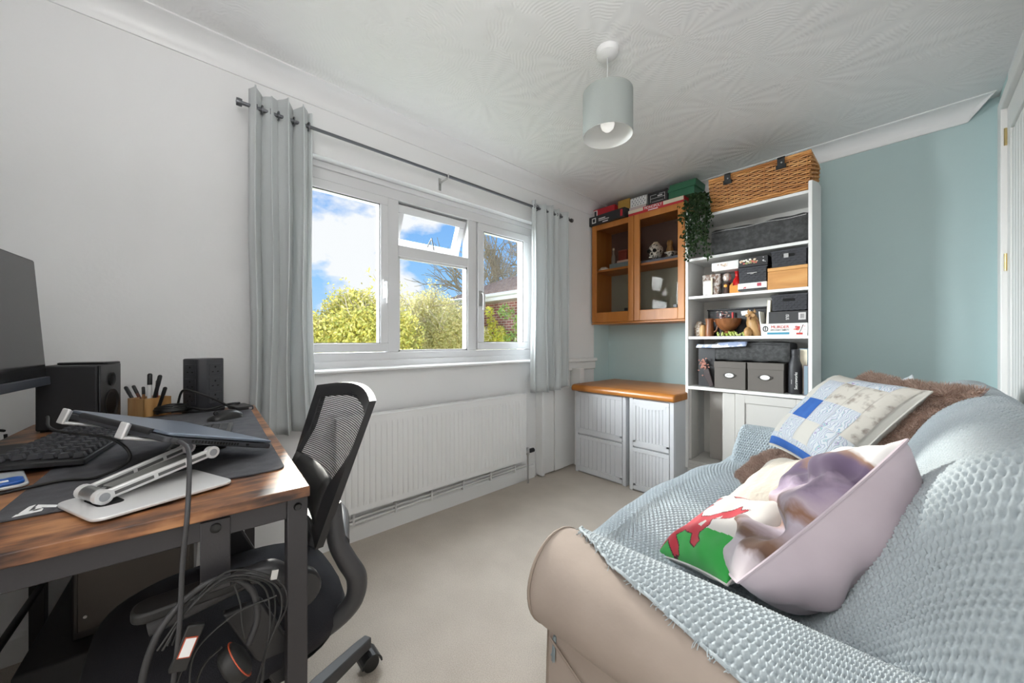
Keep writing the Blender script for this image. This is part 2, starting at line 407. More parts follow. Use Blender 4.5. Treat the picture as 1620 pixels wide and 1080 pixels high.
def sash(y0, y1, z0, z1, w, name, par):
    s = MB(); x0, x1 = FX0 + .02, FX1 + .014
    s.box(x0, y0, z0, x1, y1, z0 + w); s.box(x0, y0, z1 - w, x1, y1, z1); s.box(x0, y0, z0 + w, x1, y0 + w, z1 - w); s.box(x0, y1 - w, z0 + w, x1, y1, z1 - w)
    o = s.build(name, M_upvc, par, bevel=.005, world=True)
    q = MB(); t = .004; a0, a1, b0, b1 = y0 + w, y1 - w, z0 + w, z1 - w; xx0, xx1 = x1 - .012, x1 - .006
    q.box(xx0, a0, b0, xx1, a1, b0 + t); q.box(xx0, a0, b1 - t, xx1, a1, b1); q.box(xx0, a0, b0, xx1, a0 + t, b1); q.box(xx0, a1 - t, b0, xx1, a1, b1)
    q.build('seal', M_seal, o, world=True)
    MB().box(x0 + .02, a0 - .006, b0 - .006, x0 + .026, a1 + .006, b1 + .006).build('pane', M_glass, o, world=True)
    return o
sl = sash(0.424, 0.943, 1.040, 1.972, 0.050, 'sash', win)
sr = sash(1.622, 2.141, 1.040, 1.972, 0.055, 'sash', win)
sm = MB(); q = (1.015, 1.54, 1.036, 1.632); t = .012
sm.box(FX1 - .03, q[0], q[2], FX1 - .008, q[1], q[2] + t); sm.box(FX1 - .03, q[0], q[3] - t, FX1 - .008, q[1], q[3]); sm.box(FX1 - .03, q[0], q[2], FX1 - .008, q[0] + t, q[3]); sm.box(FX1 - .03, q[1] - t, q[2], FX1 - .008, q[1], q[3])
bead = sm.build('bead', M_upvc, win, world=True)
MB().box(FX1 - .034, 1.016, 1.037, FX1 - .028, 1.539, 1.631).build('pane', M_glass, bead, world=True)
# open top-hung fanlight
hp = np.array([FX0 + .03, 1.2775, 1.972]); ang = R(24)
def tilt(p):
    p = np.asarray(p, float) - hp; c_, s_ = math.cos(ang), math.sin(ang)
    return (p[0] * c_ + p[2] * s_ + hp[0], p[1] + hp[1], -p[0] * s_ + p[2] * c_ + hp[2])
fs = MB(); y0, y1, z0, z1, w = 1.020, 1.536, 1.706, 1.970, .048; x0, x1 = FX0 + .01, FX1 - .01
fs.box(x0, y0, z0, x1, y1, z0 + w); fs.box(x0, y0, z1 - w, x1, y1, z1); fs.box(x0, y0, z0 + w, x1, y0 + w, z1 - w); fs.box(x0, y1 - w, z0 + w, x1, y1, z1 - w)
fs.v = [tilt(p) for p in fs.v]
fan = fs.build('fanlight_sash', M_upvc, win, bevel=.004, world=True)
g_ = MB().box(x0 + .02, y0 + w - .005, z0 + w - .005, x0 + .026, y1 - w + .005, z1 - w + .005); g_.v = [tilt(p) for p in g_.v]; g_.build('pane', M_glass, fan, world=True)
M_steel = mat('brushed_steel', (0.52, 0.52, 0.52), 0.35, 1.0)
st = MB().tube([(FX1 - .02, 1.275, 1.715), (FX1 - .05, 1.275, 1.80), tilt((FX1 - .02, 1.275, 1.73))], .0045, 6); st.build('stay', mat('dark_stay', (.10, .10, .10), .5), win, world=True)
for yy, s_ in ((0.918, sl), (1.640, sr)):
    h = MB().box(FX1 + .014, yy - .012, 1.36, FX1 + .026, yy + .012, 1.47)
    h.tube(bez([(FX1 + .02, yy, 1.45), (FX1 + .055, yy, 1.445), (FX1 + .056, yy + .004, 1.40), (FX1 + .048, yy + .006, 1.33)], 12), .009, 8)
    h.build('handle', M_upvc if yy < 1 else mat('pewter_handle', (.35, .34, .33), .4, .6), s_, world=True, smooth=50)
# ------------------------------------------------------------------ panelled door on the right wall
dr = struct('door_1', (RX, 2.65, 0))
M_door = mat('door_paint', (0.80, 0.79, 0.77), 0.4)
d = MB(); d.box(RX + .012, DY0 + .03, 0.01, RX + .05, DY1 - .035, DZ - .03); d.build('leaf', M_door, dr, world=True, bevel=.003)
pn = MB()
for k in range(9):
    y = 2.36 + k * 0.063; pn.box(RX + .004, y, 0.28, RX + .013, y + .054, 2.10)
pn.build('grooved_panel', M_door, dr, world=True, bevel=.004)
st_ = MB(); st_.box(RX + .002, DY0 + .03, 0.01, RX + .013, 2.345, DZ - .03); st_.box(RX + .002, 2.94, 0.01, RX + .013, DY1 - .035, DZ - .03); st_.box(RX + .002, 2.345, 2.12, RX + .013, 2.94, DZ - .03); st_.box(RX + .002, 2.345, .01, RX + .013, 2.94, .26)
st_.build('stiles', M_door, dr, world=True, bevel=.003)
ar = MB(); ar.box(RX - .018, DY1 - .035, 0, RX + .03, 3.12, DZ + .03); ar.box(RX - .018, DY0 - .06, DZ - .028, RX + .03, DY1 - .035, DZ + .03); ar.box(RX - .018, DY0 - .06, 0, RX + .03, DY0 + .03, DZ - .028)
ar.build('architrave', M_door, dr, world=True, bevel=.004)
M_brass = mat('brass', (0.62, 0.48, 0.22), 0.3, 1.0)
for z in (2.07, 1.45, 0.35):
    MB().lathe([(.006, z), (.006, z + .085)], 10, (RX - .002, DY1 - .037, 0)).build('hinge', M_brass, dr, world=True, smooth=40)
# ------------------------------------------------------------------ pendant lamp
pl = thing('pendant_lamp', 'grey fabric drum shade pendant hanging from the textured ceiling', 'lamp', (1.160, 1.425, 0))
MB().lathe([(0, 2.372), (.03, 2.374), (.047, 2.385), (.05, 2.4), (.05, 2.4095)][::-1], 24).build('ceiling_rose', M_gloss, pl, smooth=40, normals=True)
MB().tube([(0, 0, 2.38), (.001, 0, 2.3), (0, 0, 2.17)], .0035, 6).build('cord', mat('clear_flex', (.5, .5, .5), .4), pl, smooth=60)
M_shade = mat('shade_fabric', (0.33, 0.36, 0.345), 0.9, bump=(300, .1)); M_in = mat('shade_lining', (0.80, 0.80, 0.78), 0.8)
sh = MB(); n = 48; P = [(.109, 2.021), (.109, 2.212), (.1075, 2.212), (.1075, 2.021), (.109, 2.021)]
sh.lathe(P[:2], n, cap=False); sh.cur = 1; sh.lathe(P[1:], n, cap=False)
shade = sh.build('shade', [M_shade, M_in], pl, smooth=40)
sp_ = MB()
for k in range(3): a = R(120 * k + 20); sp_.tube([(0, 0, 2.165), (.107 * math.cos(a), .107 * math.sin(a), 2.200)], .0018, 5)
sp_.lathe([(.022, 2.15), (.022, 2.18), (.012, 2.19)], 14); sp_.build('carrier', M_gloss, shade, smooth=40)
MB().lathe([(0, 2.042), (.014, 2.045), (.026, 2.056), (.031, 2.073), (.027, 2.092), (.016, 2.115), (.013, 2.15)], 20).build('bulb', mat('frosted_bulb', (.95, .95, .93), .35, emit=((1, .97, .92), .35)), pl, smooth=60, normals=True)
# ------------------------------------------------------------------ radiator
rad = thing('radiator', 'long white ribbed panel radiator under the window', 'radiator', (0.08, 1.18, 0.19))
M_rad = mat('radiator_enamel', (0.82, 0.82, 0.815), 0.35)
ya, yb, za, zb = .600, 1.965, .192, .697
rp = MB(); nr = 41; prof = []
pitch = (yb - ya - .06) / nr; Yg = [ya, ya + .012]; Xg = [.098, .100]
for k in range(nr):
    y = ya + .03 + k * pitch
    for dy, x in ((.0, .100), (.30, .100), (.40, .1065), (.70, .1065), (.80, .100)): Yg.append(y + dy * pitch); Xg.append(x)
Yg += [yb - .012, yb]; Xg += [.100, .098]
rows = []
for z, k in ((za, 0), (za + .03, 0), (za + .055, 1), (zb - .065, 1), (zb - .04, 0), (zb, 0)):
    rows.append([(.1 + (x - .1) * k if k else min(x, .1), y, z) for x, y in zip(Xg, Yg)])
rp.grid(rows); 
rpo = rp.build('front_panel', M_rad, rad, world=True, smooth=25, normals=True)
bk = MB(); bk.box(.045, ya + .004, za, .0975, yb - .004, zb - .004); bk.build('rear_panel', M_rad, rad, world=True, bevel=.004)
tp = MB(); tp.box(.04, ya, zb - .004, .1015, yb, zb + .004); tp.build('top_grille', M_rad, rad, world=True, bevel=.003)
vl = MB(); vl.tube([(.07, yb, za + .05), (.07, yb + .045, za + .05)], .010, 10); vl.tube([(.07, yb + .045, 0.0), (.07, yb + .045, za + .08)], .0075, 10); vl.lathe([(.013, za + .03), (.013, za + .075), (.009, za + .085)], 12, (.07, yb + .045, 0))
vl.build('valve', M_steel, rad, world=True, smooth=40)
MB().lathe([(.012, yb + .06), (.017, yb + .066), (.017, yb + .105), (.012, yb + .11)], 14, (.07, 0, za + .055), 'y').build('valve_knob', mat('black_plastic', (.012, .012, .013), .35), rad, world=True, smooth=40)
pp = MB(); pp.tube([(.032, .56, .130), (.032, yb + .01, .150)], .0075, 8); pp.tube([(.032, .56, .108), (.032, yb + .06, .128)], .0075, 8); pp.build('pipe', M_rad, rad, world=True, smooth=60)
for k in range(6):
    y = .70 + k * .24; MB().box(.015, y, .098, .042, y + .012, .16).build('pipe_clip', M_rad, rad, world=True, bevel=.003)
# ------------------------------------------------------------------ curtain rod and curtains
rod = thing('curtain_rod', 'thin grey metal curtain pole above the window', 'curtain pole', (.09, 1.37, 2.15))
M_rod = mat('gunmetal', (.16, .165, .18), .35, .8)
MB().tube([(.09, .205, 2.15), (.09, 1.30, 2.152), (.09, 2.52, 2.15)], .0085, 10).build('pole', M_rod, rod, world=True, smooth=60)
MB().tube([(.09, 1.28, 2.152), (.09, 2.52, 2.15)], .0102, 10).build('outer_pole', M_rod, rod, world=True, smooth=60)
for y in (.20, 2.525): MB().lathe([(0, y - .012), (.016, y - .010), (.017, y), (.016, y + .010), (0, y + .012)], 14, (.09, 0, 2.15), 'y').build('finial', M_rod, rod, world=True, smooth=50)
for y in (.262, 1.265, 2.47):
    b = MB(); b.box(0, y - .009, 2.085, .004, y + .009, 2.165); b.box(.003, y - .004, 2.130, .09, y + .004, 2.138); b.tube([(.075, y, 2.135), (.078, y, 2.139), (.102, y, 2.139), (.105, y, 2.16)], .004, 6)
    b.build('bracket', M_steel if y > 1 and y < 2 else M_rod, rod, world=True)
def curtain_mat(name, c):
    m, n, b = base(name); b.inputs['Base Color'].default_value = (*c, 1); b.inputs['Roughness'].default_value = .95; b.inputs['Sheen Weight'].default_value = .3
    out = n.nodes['Material Output']; tl = n.nodes.new('ShaderNodeBsdfTranslucent'); tl.inputs[0].default_value = (*[x * .9 for x in c], 1)
    mxs = n.nodes.new('ShaderNodeMixShader'); mxs.inputs[0].default_value = .22
    n.links.new(b.outputs[0], mxs.inputs[1]); n.links.new(tl.outputs[0], mxs.inputs[2]); n.links.new(mxs.outputs[0], out.inputs[0])
    g = n.nodes.new('ShaderNodeTexCoord'); mpn = n.nodes.new('ShaderNodeMapping'); mpn.inputs['Scale'].default_value = (1, 1, .2); a = n.nodes.new('ShaderNodeTexNoise'); a.inputs['Scale'].default_value = 400
    n.links.new(g.outputs['Object'], mpn.inputs[0]); n.links.new(mpn.outputs[0], a.inputs['Vector'])
    k = n.nodes.new('ShaderNodeBump'); k.inputs['Strength'].default_value = .15; k.inputs['Distance'].default_value = .003; n.links.new(a.outputs[0], k.inputs['Height']); n.links.new(k.outputs[0], b.inputs['Normal'])
    return m
M_cur = curtain_mat('grey_curtain_cloth', (0.70, 0.73, 0.735))
def curtain(y0, y1, zt, zb, folds, amp0, amp1, label, seed, lift=0):
    r_ = np.random.default_rng(seed); nu, nv = folds * 18 + 1, 34
    t = thing('curtain', label, 'curtain', (.09, (y0 + y1) / 2, zb), group='grey curtains at the window')
    ph = r_.uniform(-.35, .35, folds + 2); P = np.zeros((nv, nu, 3))
    for i in range(nv):
        w = i / (nv - 1); z = zt + (zb - zt) * w
        for j in range(nu):
            s_ = j / (nu - 1) * folds; k = int(s_); a = (amp0 * (1 - w) + amp1 * w) * (1 + .35 * math.sin(k * 2.1 + seed))
            wob = .010 * math.sin(7 * w + k * 1.3 + seed) * w
            y = y0 + (y1 - y0) * (s_ / folds) + .35 * (y1 - y0) / folds * math.sin(2 * (2 * math.pi * s_) + ph[k]) * .35 + wob
            x = .09 + a * math.sin(2 * math.pi * s_ + .25 * ph[k]) + .012 * w * math.sin(3 * s_ + seed)
            zz = z + (lift * max(0, (s_ / folds - .72) / .28) * w if lift else 0) + .008 * math.sin(s_ * 4) * (1 - w)
            P[i, j] = (max(x, .012), y, zz)
    MB().grid(P).build('cloth', M_cur, t, world=True, smooth=180, solid=.004)
    for k in range(folds * 2):
        y = y0 + (y1 - y0) * (k + .5 - .25) / (folds * 2) + .006
        e_ = MB(); th = [2 * math.pi * q / 16 for q in range(16)]
        e_.tube([(.09 + .019 * math.cos(a), y, 2.15 + .019 * math.sin(a)) for a in th], .0032, 6, closed=True)
        e_.build('eyelet', M_rod, t, world=True, smooth=60)
    return t
curtain(.238, .492, 2.225, .665, 4, .036, .045, 'grey eyelet curtain at the desk end of the window', 3)
curtain(2.030, 2.485, 2.195, .70, 5, .040, .052, 'grey eyelet curtain by the wall cabinet with shorter uneven hem', 5, lift=.07)
# ================================================================== outside
def leaf_cloud(name, centers, radii, count, size, m, parent, seed, flat=1.0):
    r_ = np.random.default_rng(seed); centers = np.asarray(centers, float); radii = np.asarray(radii, float)
    k = r_.choice(len(centers), count, p=(radii ** 2) / (radii ** 2).sum())
    d = r_.normal(size=(count, 3)); d /= np.linalg.norm(d, axis=1)[:, None]
    p = centers[k] + d * (radii[k] * r_.uniform(.55, 1.08, count) )[:, None] * np.array([1, 1, flat])
    a = r_.normal(size=(count, 3)); a /= np.linalg.norm(a, axis=1)[:, None]
    b = np.cross(a, r_.normal(size=(count, 3))); b /= np.linalg.norm(b, axis=1)[:, None]
    s_ = size * r_.uniform(.6, 1.4, count)[:, None]
    v = np.stack([p - a * s_, p + b * s_ * .45, p + a * s_, p - b * s_ * .45], 1).reshape(-1, 3)
    q = np.arange(count * 4).reshape(-1, 4)
    o = fast_mesh(name, v - np.array(parent.location), q, m, parent, smooth=False); o['kind'] = 'stuff'
    return o
def leaf_mat(name, cols):
    m, n, b = base(name)
    g = n.nodes.new('ShaderNodeNewGeometry'); r = n.nodes.new('ShaderNodeValToRGB'); n.links.new(g.outputs['Random Per Island'], r.inputs[0])
    el = r.color_ramp.elements; el[0].color = lin(cols[0]); el[1].color = lin(cols[-1])
    for i, c in enumerate(cols[1:-1]): q_ = el.new((i + 1) / (len(cols) - 1)); q_.color = lin(c)
    n.links.new(r.outputs[0], b.inputs['Base Color']); b.inputs['Roughness'].default_value = .6
    out = n.nodes['Material Output']; tl = n.nodes.new('ShaderNodeBsdfTranslucent'); n.links.new(r.outputs[0], tl.inputs[0])
    ms = n.nodes.new('ShaderNodeMixShader'); ms.inputs[0].default_value = .6; n.links.new(b.outputs[0], ms.inputs[1]); n.links.new(tl.outputs[0], ms.inputs[2]); n.links.new(ms.outputs[0], out.inputs[0])
    return m
ML1 = leaf_mat('autumn_leaf', [(.48, .48, .10), (.80, .68, .18), (.56, .58, .16), (.88, .78, .32), (.34, .42, .10)])
ML2 = leaf_mat('olive_leaf', [(.78, .74, .34), (.90, .84, .46), (.64, .64, .26), (.95, .88, .56), (.84, .74, .38)])
ML3 = leaf_mat('climber_leaf', [(.80, .72, .10), (.90, .82, .18), (.50, .60, .14), (.85, .78, .14)])
ML4 = leaf_mat('green_leaf', [(.22, .40, .10), (.36, .52, .14), (.45, .55, .16)])
M_bark = mat('bark', (.42, .35, .26), .9, noise=(20, .4, .6), color2=(.58, .50, .38))
def limb(m, p, d, L, r, depth, tips, r_, up=.25, splits=3):
    pts = [np.array(p, float)]; d = nrm(d); n = 5
    for k in range(n):
        d = nrm(d + r_.normal(0, .13, 3) + np.array([0, 0, up * .12])); pts.append(pts[-1] + d * L / n)
    m.tube(pts, [r * (1 - .45 * i / n) for i in range(n + 1)], 5 if depth < 3 else 7, cap=False)
    if depth == 0: tips.append(pts[-1]); return
    for k in range(splits):
        i = n if k == 0 else r_.integers(2, n)
        limb(m, pts[i], d + r_.normal(0, .55, 3), L * r_.uniform(.6, .8), r * (.58 if k else .62), depth - 1, tips, r_, up, splits)
def tree(name, label, loc, H, r0, depth, leafm, nleaf, lsize, crad, seed, extra=None, lean=(0, 0, 1), splits=3, up=.25):
    r_ = np.random.default_rng(seed); t = thing(name, label, 'tree', loc)
    m = MB(); tips = []; limb(m, (0, 0, 0), lean, H, r0, depth, tips, r_, up, splits)
    m.build('trunk', M_bark, t, smooth=60)
    if nleaf:
        c = [np.array(loc) + q for q in tips]; leaf_cloud('leaves', c, [crad * r_.uniform(.6, 1.2) for _ in c], nleaf, lsize, leafm, t, seed)
    return t
GZ = -2.8
S(MB().box(-60, -40, GZ - .1, -0.26, 60, GZ).build('ground_lawn', mat('lawn', (.16, .24, .06), .95, noise=(3, .3, .7), color2=(.26, .34, .10))))
def bush(label, loc, blobs, n, size, m, seed, topo):
    t = thing('garden_tree', label, 'tree', loc, group=None); r_ = np.random.default_rng(seed)
    c = []; rr = []
    for (x, y, z, r) in blobs:
        for k in range(9):
            d = nrm(r_.normal(size=3)); c.append(np.array((x, y, z)) + d * r * .6); rr.append(r * r_.uniform(.35, .6))
    leaf_cloud('leaves', c, rr, n, size, m, t, seed)
    mb = MB(); tips = []
    for k in range(7):
        b = blobs[k % len(blobs)]; p0 = np.array([0, 0, 0.]); p1 = np.array(b[:3]) - np.array(loc)
        mb.tube(bez([p0, p0 * .5 + p1 * .5 + r_.normal(0, .2, 3), p1], 8), [.06, .055, .05, .045, .04, .035, .03, .025, .02][:9], 6)
    for k in range(topo):
        b = blobs[r_.integers(len(blobs))]; p = np.array(b[:3]) - np.array(loc)
        limb(mb, p, np.array([r_.normal(0, .35), r_.normal(0, .35), 1.0]), b[3] * r_.uniform(.5, .8), .018, 2, tips, r_, .3, 3)
    mb.build('branch', M_bark, t, smooth=60)
    if tips: 
        o = leaf_cloud('spray_leaves', [np.array(loc) + q for q in tips], [.16] * len(tips), len(tips) * 9, size * .95, m, t, seed + 1)
    return t
bush('yellow-green bushy tree seen through the left window pane', (-5.6, 2.2, GZ), [(-5.6, 1.9, .75, 1.25), (-5.2, 2.9, .6, 1.2), (-6.2, 2.6, 1.1, 1.1), (-5.6, 1.0, .6, 1.2), (-5.8, .0, .6, 1.3)], 95000, .036, ML1, 11, 15)
bush('olive-gold bushy tree seen through the middle window pane', (-6.4, 4.9, GZ), [(-6.2, 4.3, .9, 1.35), (-6.0, 5.3, .75, 1.15), (-7.0, 5.0, 1.35, 1.1), (-6.4, 3.6, .7, 1.2)], 95000, .034, ML2, 12, 12)
tree('bare_tree', 'tall bare tree behind the brick house', (-12.6, 12.9, GZ), 4.6, .26, 5, None, 0, .05, .5, 21, splits=4, up=.5)
tree('bare_tree', 'leaning bare tree left of the tall bare tree', (-14.6, 12.6, GZ), 4.2, .22, 5, None, 0, .05, .5, 25, lean=(.1, -.1, 1), splits=4, up=.4)
# brick house
hs = thing('brick_house', 'red brick house with brown tiled roof seen through the right pane', 'house', (-6.5, 9.5, GZ))
def brick_mat():
    m, n, b = base('red_brick'); t = n.nodes.new('ShaderNodeTexCoord'); sp = n.nodes.new('ShaderNodeSeparateXYZ'); n.links.new(t.outputs['Object'], sp.inputs[0])
    cb = n.nodes.new('ShaderNodeCombineXYZ'); n.links.new(nmath(n, 'ADD', sp.outputs['X'], sp.outputs['Y']), cb.inputs[0]); n.links.new(sp.outputs['Z'], cb.inputs[1])
    k = n.nodes.new('ShaderNodeTexBrick'); k.inputs['Scale'].default_value = 1.0; k.inputs['Brick Width'].default_value = .225; k.inputs['Row Height'].default_value = .075; k.inputs['Mortar Size'].default_value = .008
    k.inputs['Color1'].default_value = (.22, .075, .07, 1); k.inputs['Color2'].default_value = (.30, .11, .09, 1); k.inputs['Mortar'].default_value = (.5, .44, .38, 1)
    n.links.new(cb.outputs[0], k.inputs['Vector']); n.links.new(k.outputs[0], b.inputs['Base Color']); b.inputs['Roughness'].default_value = .9
    return m
HX0, HX1, HY0, HY1, HE = -8.1, -2.2, 7.0, 12.0, 2.28
MB().box(HX0, HY0, GZ, HX1, HY1, HE).build('wall', brick_mat(), hs, world=True)
f_ = MB(); f_.box(HX0 - .35, HY0 - .42, HE - .03, HX1 + .3, HY0 - .36, HE + .16); f_.box(HX0 - .35, HY0 - .36, HE - .03, HX1 + .3, HY0, HE - .01); f_.build('fascia', M_upvc, hs, world=True)
f_ = MB(); f_.tube([(HX0 - .35, HY0 - .47, HE + .12), (HX1, HY0 - .47, HE + .12)], .055, 10); f_.build('gutter', M_upvc, hs, world=True, smooth=60)
M_tile = mat('clay_roof_tile', (.20, .13, .10), .85, noise=(6, .3, .7), color2=(.34, .25, .20))
rf = MB(); RID = (HY0 + 2.4, HE + 1.22)
rf.prism([(HY0 - .45, HE + .14), (RID[0], RID[1]), (HY1 + .4, HE + .14), (HY1 + .4, HE + .08), (RID[0], RID[1] - .07), (HY0 - .45, HE + .08)], 'x', HX0 - .3, HX1 + .3); rfo = rf.build('roof', M_tile, hs, world=True, normals=True)
tl = MB(); nrow = 13; nx = 28
for i in range(nrow):
    for j in range(nx):
        x = HX0 - .3 + j * .225; t0 = i / nrow; t1 = (i + 1.15) / nrow
        y_, z_ = HY0 - .47 + (RID[0] - HY0 + .45) * t0, HE + .15 + (RID[1] - HE - .14) * t0; y2, z2 = HY0 - .47 + (RID[0] - HY0 + .45) * t1, HE + .15 + (RID[1] - HE - .14) * t1
        P_ = [[(x + .225 * q / 5, yy, zz + .03 * math.sin(math.pi * q / 5)) for q in range(6)] for yy, zz in ((y_, z_ - .02), (y_, z_ + .03), (y2, z2 + .01))]
        tl.grid(P_)
tlo = tl.build('roof_tiles', M_tile, rfo, world=True, smooth=40); tlo['kind'] = 'stuff'
tc_ = thing('climbing_plant', 'yellow climbing plant growing up beside the brick house', 'plant', (-5.72, 6.2, GZ))
leaf_cloud('leaves', [(-5.72 + .2 * math.sin(k * 2.1), 6.25 + .15 * math.cos(k * 1.7), GZ + .5 + k * .262) for k in range(18)] + [(-5.4, 6.3, 1.25), (-5.3, 6.35, 1.05), (-5.2, 6.3, .9)], [.30 * (1 - k / 30) for k in range(18)] + [.3, .3, .35], 7000, .04, ML3, tc_, 31)
MB().tube(bez([(0, 0, 0), (.1, 0, 1.6), (-.1, .1, 3.0), (0, 0, 4.3)], 12), .03, 6).build('stem', M_bark, tc_, smooth=60)
tc_ = thing('climbing_plant', 'green climbing plant low against the brick wall', 'plant', (-4.75, 6.4, GZ))
leaf_cloud('leaves', [(-4.75 + .3 * math.sin(k * 2.1), 6.4 + .12 * math.cos(k * 1.7), GZ + .5 + k * .245) for k in range(18)], [.42 * (1 - k / 34) for k in range(18)], 6000, .045, ML4, tc_, 32)
MB().tube(bez([(0, 0, 0), (.1, 0, 1.6), (-.1, .1, 3.0), (0, 0, 4.0)], 12), .03, 6).build('stem', M_bark, tc_, smooth=60)
# ================================================================== desk
DZT = 0.825
def rustic():
    m, n, b = base('rustic_brown_board'); t = n.nodes.new('ShaderNodeTexCoord'); mpn = n.nodes.new('ShaderNodeMapping'); mpn.inputs['Scale'].default_value = (1, .16, 1)
    n.links.new(t.outputs['Object'], mpn.inputs[0])
    a = n.nodes.new('ShaderNodeTexNoise'); a.inputs['Scale'].default_value = 60; a.inputs['Detail'].default_value = 6; n.links.new(mpn.outputs[0], a.inputs['Vector'])
    p = n.nodes.new('ShaderNodeTexNoise'); p.inputs['Scale'].default_value = 9; p.inputs['Detail'].default_value = 4; n.links.new(t.outputs['Object'], p.inputs['Vector'])
    s_ = nmath(n, 'ADD', nmath(n, 'MULTIPLY', a.outputs[0], .45), nmath(n, 'MULTIPLY', p.outputs[0], .55))
    r = n.nodes.new('ShaderNodeValToRGB'); n.links.new(s_, r.inputs[0]); el = r.color_ramp.elements
    el[0].position = .40; el[0].color = (.030, .016, .012, 1); el[1].position = .61; el[1].color = (.44, .21, .09, 1); q = el.new(.46); q.color = (.13, .058, .03, 1); q = el.new(.53); q.color = (.27, .115, .048, 1)
    n.links.new(r.outputs[0], b.inputs['Base Color']); b.inputs['Roughness'].default_value = .42
    k = n.nodes.new('ShaderNodeBump'); k.inputs['Strength'].default_value = .15; k.inputs['Distance'].default_value = .003; n.links.new(a.outputs[0], k.inputs['Height']); n.links.new(k.outputs[0], b.inputs['Normal'])
    return m
M_rust = rustic(); M_frame = mat('charcoal_steel', (.042, .040, .043), .45, .3, bump=(200, .05)); M_bolt = mat('dark_bolt', (.03, .03, .03), .3, .7)
M_blk = MATS['black_plastic']; M_mattblk = mat('matt_black', (.016, .016, .018), .6); M_rub = mat('black_rubber', (.012, .012, .012), .55)
dk = thing('desk', 'rustic brown computer desk with charcoal steel legs, end to the window wall', 'desk', (1.306, .187, 0), R(-3))
MB().box(-1.156, -.60, .805, 0, 0, .825).build('tabletop', M_rust, dk, bevel=.002)
for x, y in ((-.046, -.036), (-.046, -.60), (-1.15, -.036), (-1.15, -.60)):
    l = MB().box(x, y, .01, x + .034, y + .034, .803).build('leg', M_frame, dk, bevel=.002)
    MB().lathe([(.014, 0), (.016, .004), (.016, .01)], 12, (x + .017, y + .017, 0)).build('foot', M_rub, l)
rl = MB(); rl.box(-.040, -.566, .768, -.012, -.036, .804)
rl.build('end_rail', M_frame, dk, bevel=.002)
MB().box(-1.145, -.566, .768, -1.118, -.036, .804).build('end_rail', M_frame, dk, bevel=.002)
MB().box(-1.116, -.032, .770, -.046, -.008, .804).build('front_rail', M_frame, dk, bevel=.002)
MB().box(-1.116, -.592, .770, -.046, -.570, .804).build('rear_rail', M_frame, dk, bevel=.002)
MB().tube([(-1.13, -.575, .30), (-.03, -.575, .30)], .010, 8).build('crossbar', M_frame, dk, smooth=60)
for y, z in ((-.019, .787),): MB().lathe([(0, .004), (.005, .004), (.007, .001), (.007, -.001)][::-1], 12, (-.011, y, z), 'x').build('bolt', M_bolt, dk, smooth=40, normals=True)
hk = MB(); hk.box(-.012, -.160, .70, -.008, -.120, .80); hk.box(-.012, -.160, .696, .020, -.120, .700); hk.box(.017, -.160, .696, .021, -.120, .716)
ho = hk.build('hanging_hook', M_frame, dk, bevel=.0015)
MB().lathe([(.0075, -.009), (.0075, -.004), (.004, -.003)], 12, (0, -.140, .787), 'x').build('bolt', M_bolt, ho, smooth=40)
# desk mat
dm = thing('desk_mat', 'large dark grey desk mat with a white angular logo', 'desk mat', (1.170, .172, DZT + .0006), R(-3))
mt = MB().prism(rrect(-.93, -.385, 0, 0, .02), 'z', 0, .0034)
M_mat = mat('grey_mat_cloth', (.060, .060, .068), .9, noise=(30, .35, .7), color2=(.095, .095, .105), bump=(400, .15)); mt.build('mat', M_mat, dm, bevel=.0008)
M_wht = mat('white_print', (.85, .85, .85), .6)
lg = MB()
for poly in ([(-.006, -.3606), (-.0126, -.333), (-.0236, -.3337), (-.0273, -.3389), (-.0152, -.3592)], [(-.0193, -.3575), (-.0485, -.354), (-.0528, -.3482), (-.0208, -.3486)], [(-.017, -.3444), (-.0371, -.3434), (-.0314, -.3371), (-.0236, -.3350)], [(-.038, -.3455), (-.050, -.3451), (-.0293, -.320), (-.0183, -.3194)]):
    lg.prism(poly, 'z', .0034, .0039)
lg.build('logo', M_wht, dm, normals=True)
# monitor
mo = thing('monitor', 'black flat computer monitor cut off by the picture edge', 'monitor', (.645, -.345, DZT), R(-7))
M_scr = mat('dark_screen', (.018, .018, .02), .12, spec=.7); M_chin = mat('slate_plastic', (.045, .05, .065), .4)
def tiltm(m, c, a):
    c = np.array(c); c_, s_ = math.cos(a), math.sin(a); m.v = [(p[0], c[1] + (p[1] - c[1]) * c_ - (p[2] - c[2]) * s_, c[2] + (p[1] - c[1]) * s_ + (p[2] - c[2]) * c_) for p in m.v]; return m
tc0 = (0, 0, .33); ta = R(4)
ms = tiltm(MB().box(-.305, -.015, .150, .305, .010, .512), tc0, ta).build('casing', M_mattblk, mo, bevel=.003)
tiltm(MB().box(-.301, .010, .172, .301, .0115, .508), tc0, ta).build('screen', M_scr, ms)
tiltm(MB().box(-.304, .004, .146, .304, .018, .170), tc0, ta).build('chin', M_chin, mo, bevel=.002)
nk = MB(); nk.box(-.03, -.05, .012, .03, -.028, .34); nk.box(-.04, -.04, .28, .04, -.012, .38); nk.build('neck', M_mattblk, mo, bevel=.004)
MB().prism(rrect(-.12, -.10, .12, .09, .03), 'z', 0, .012).build('base', M_mattblk, mo, bevel=.003)
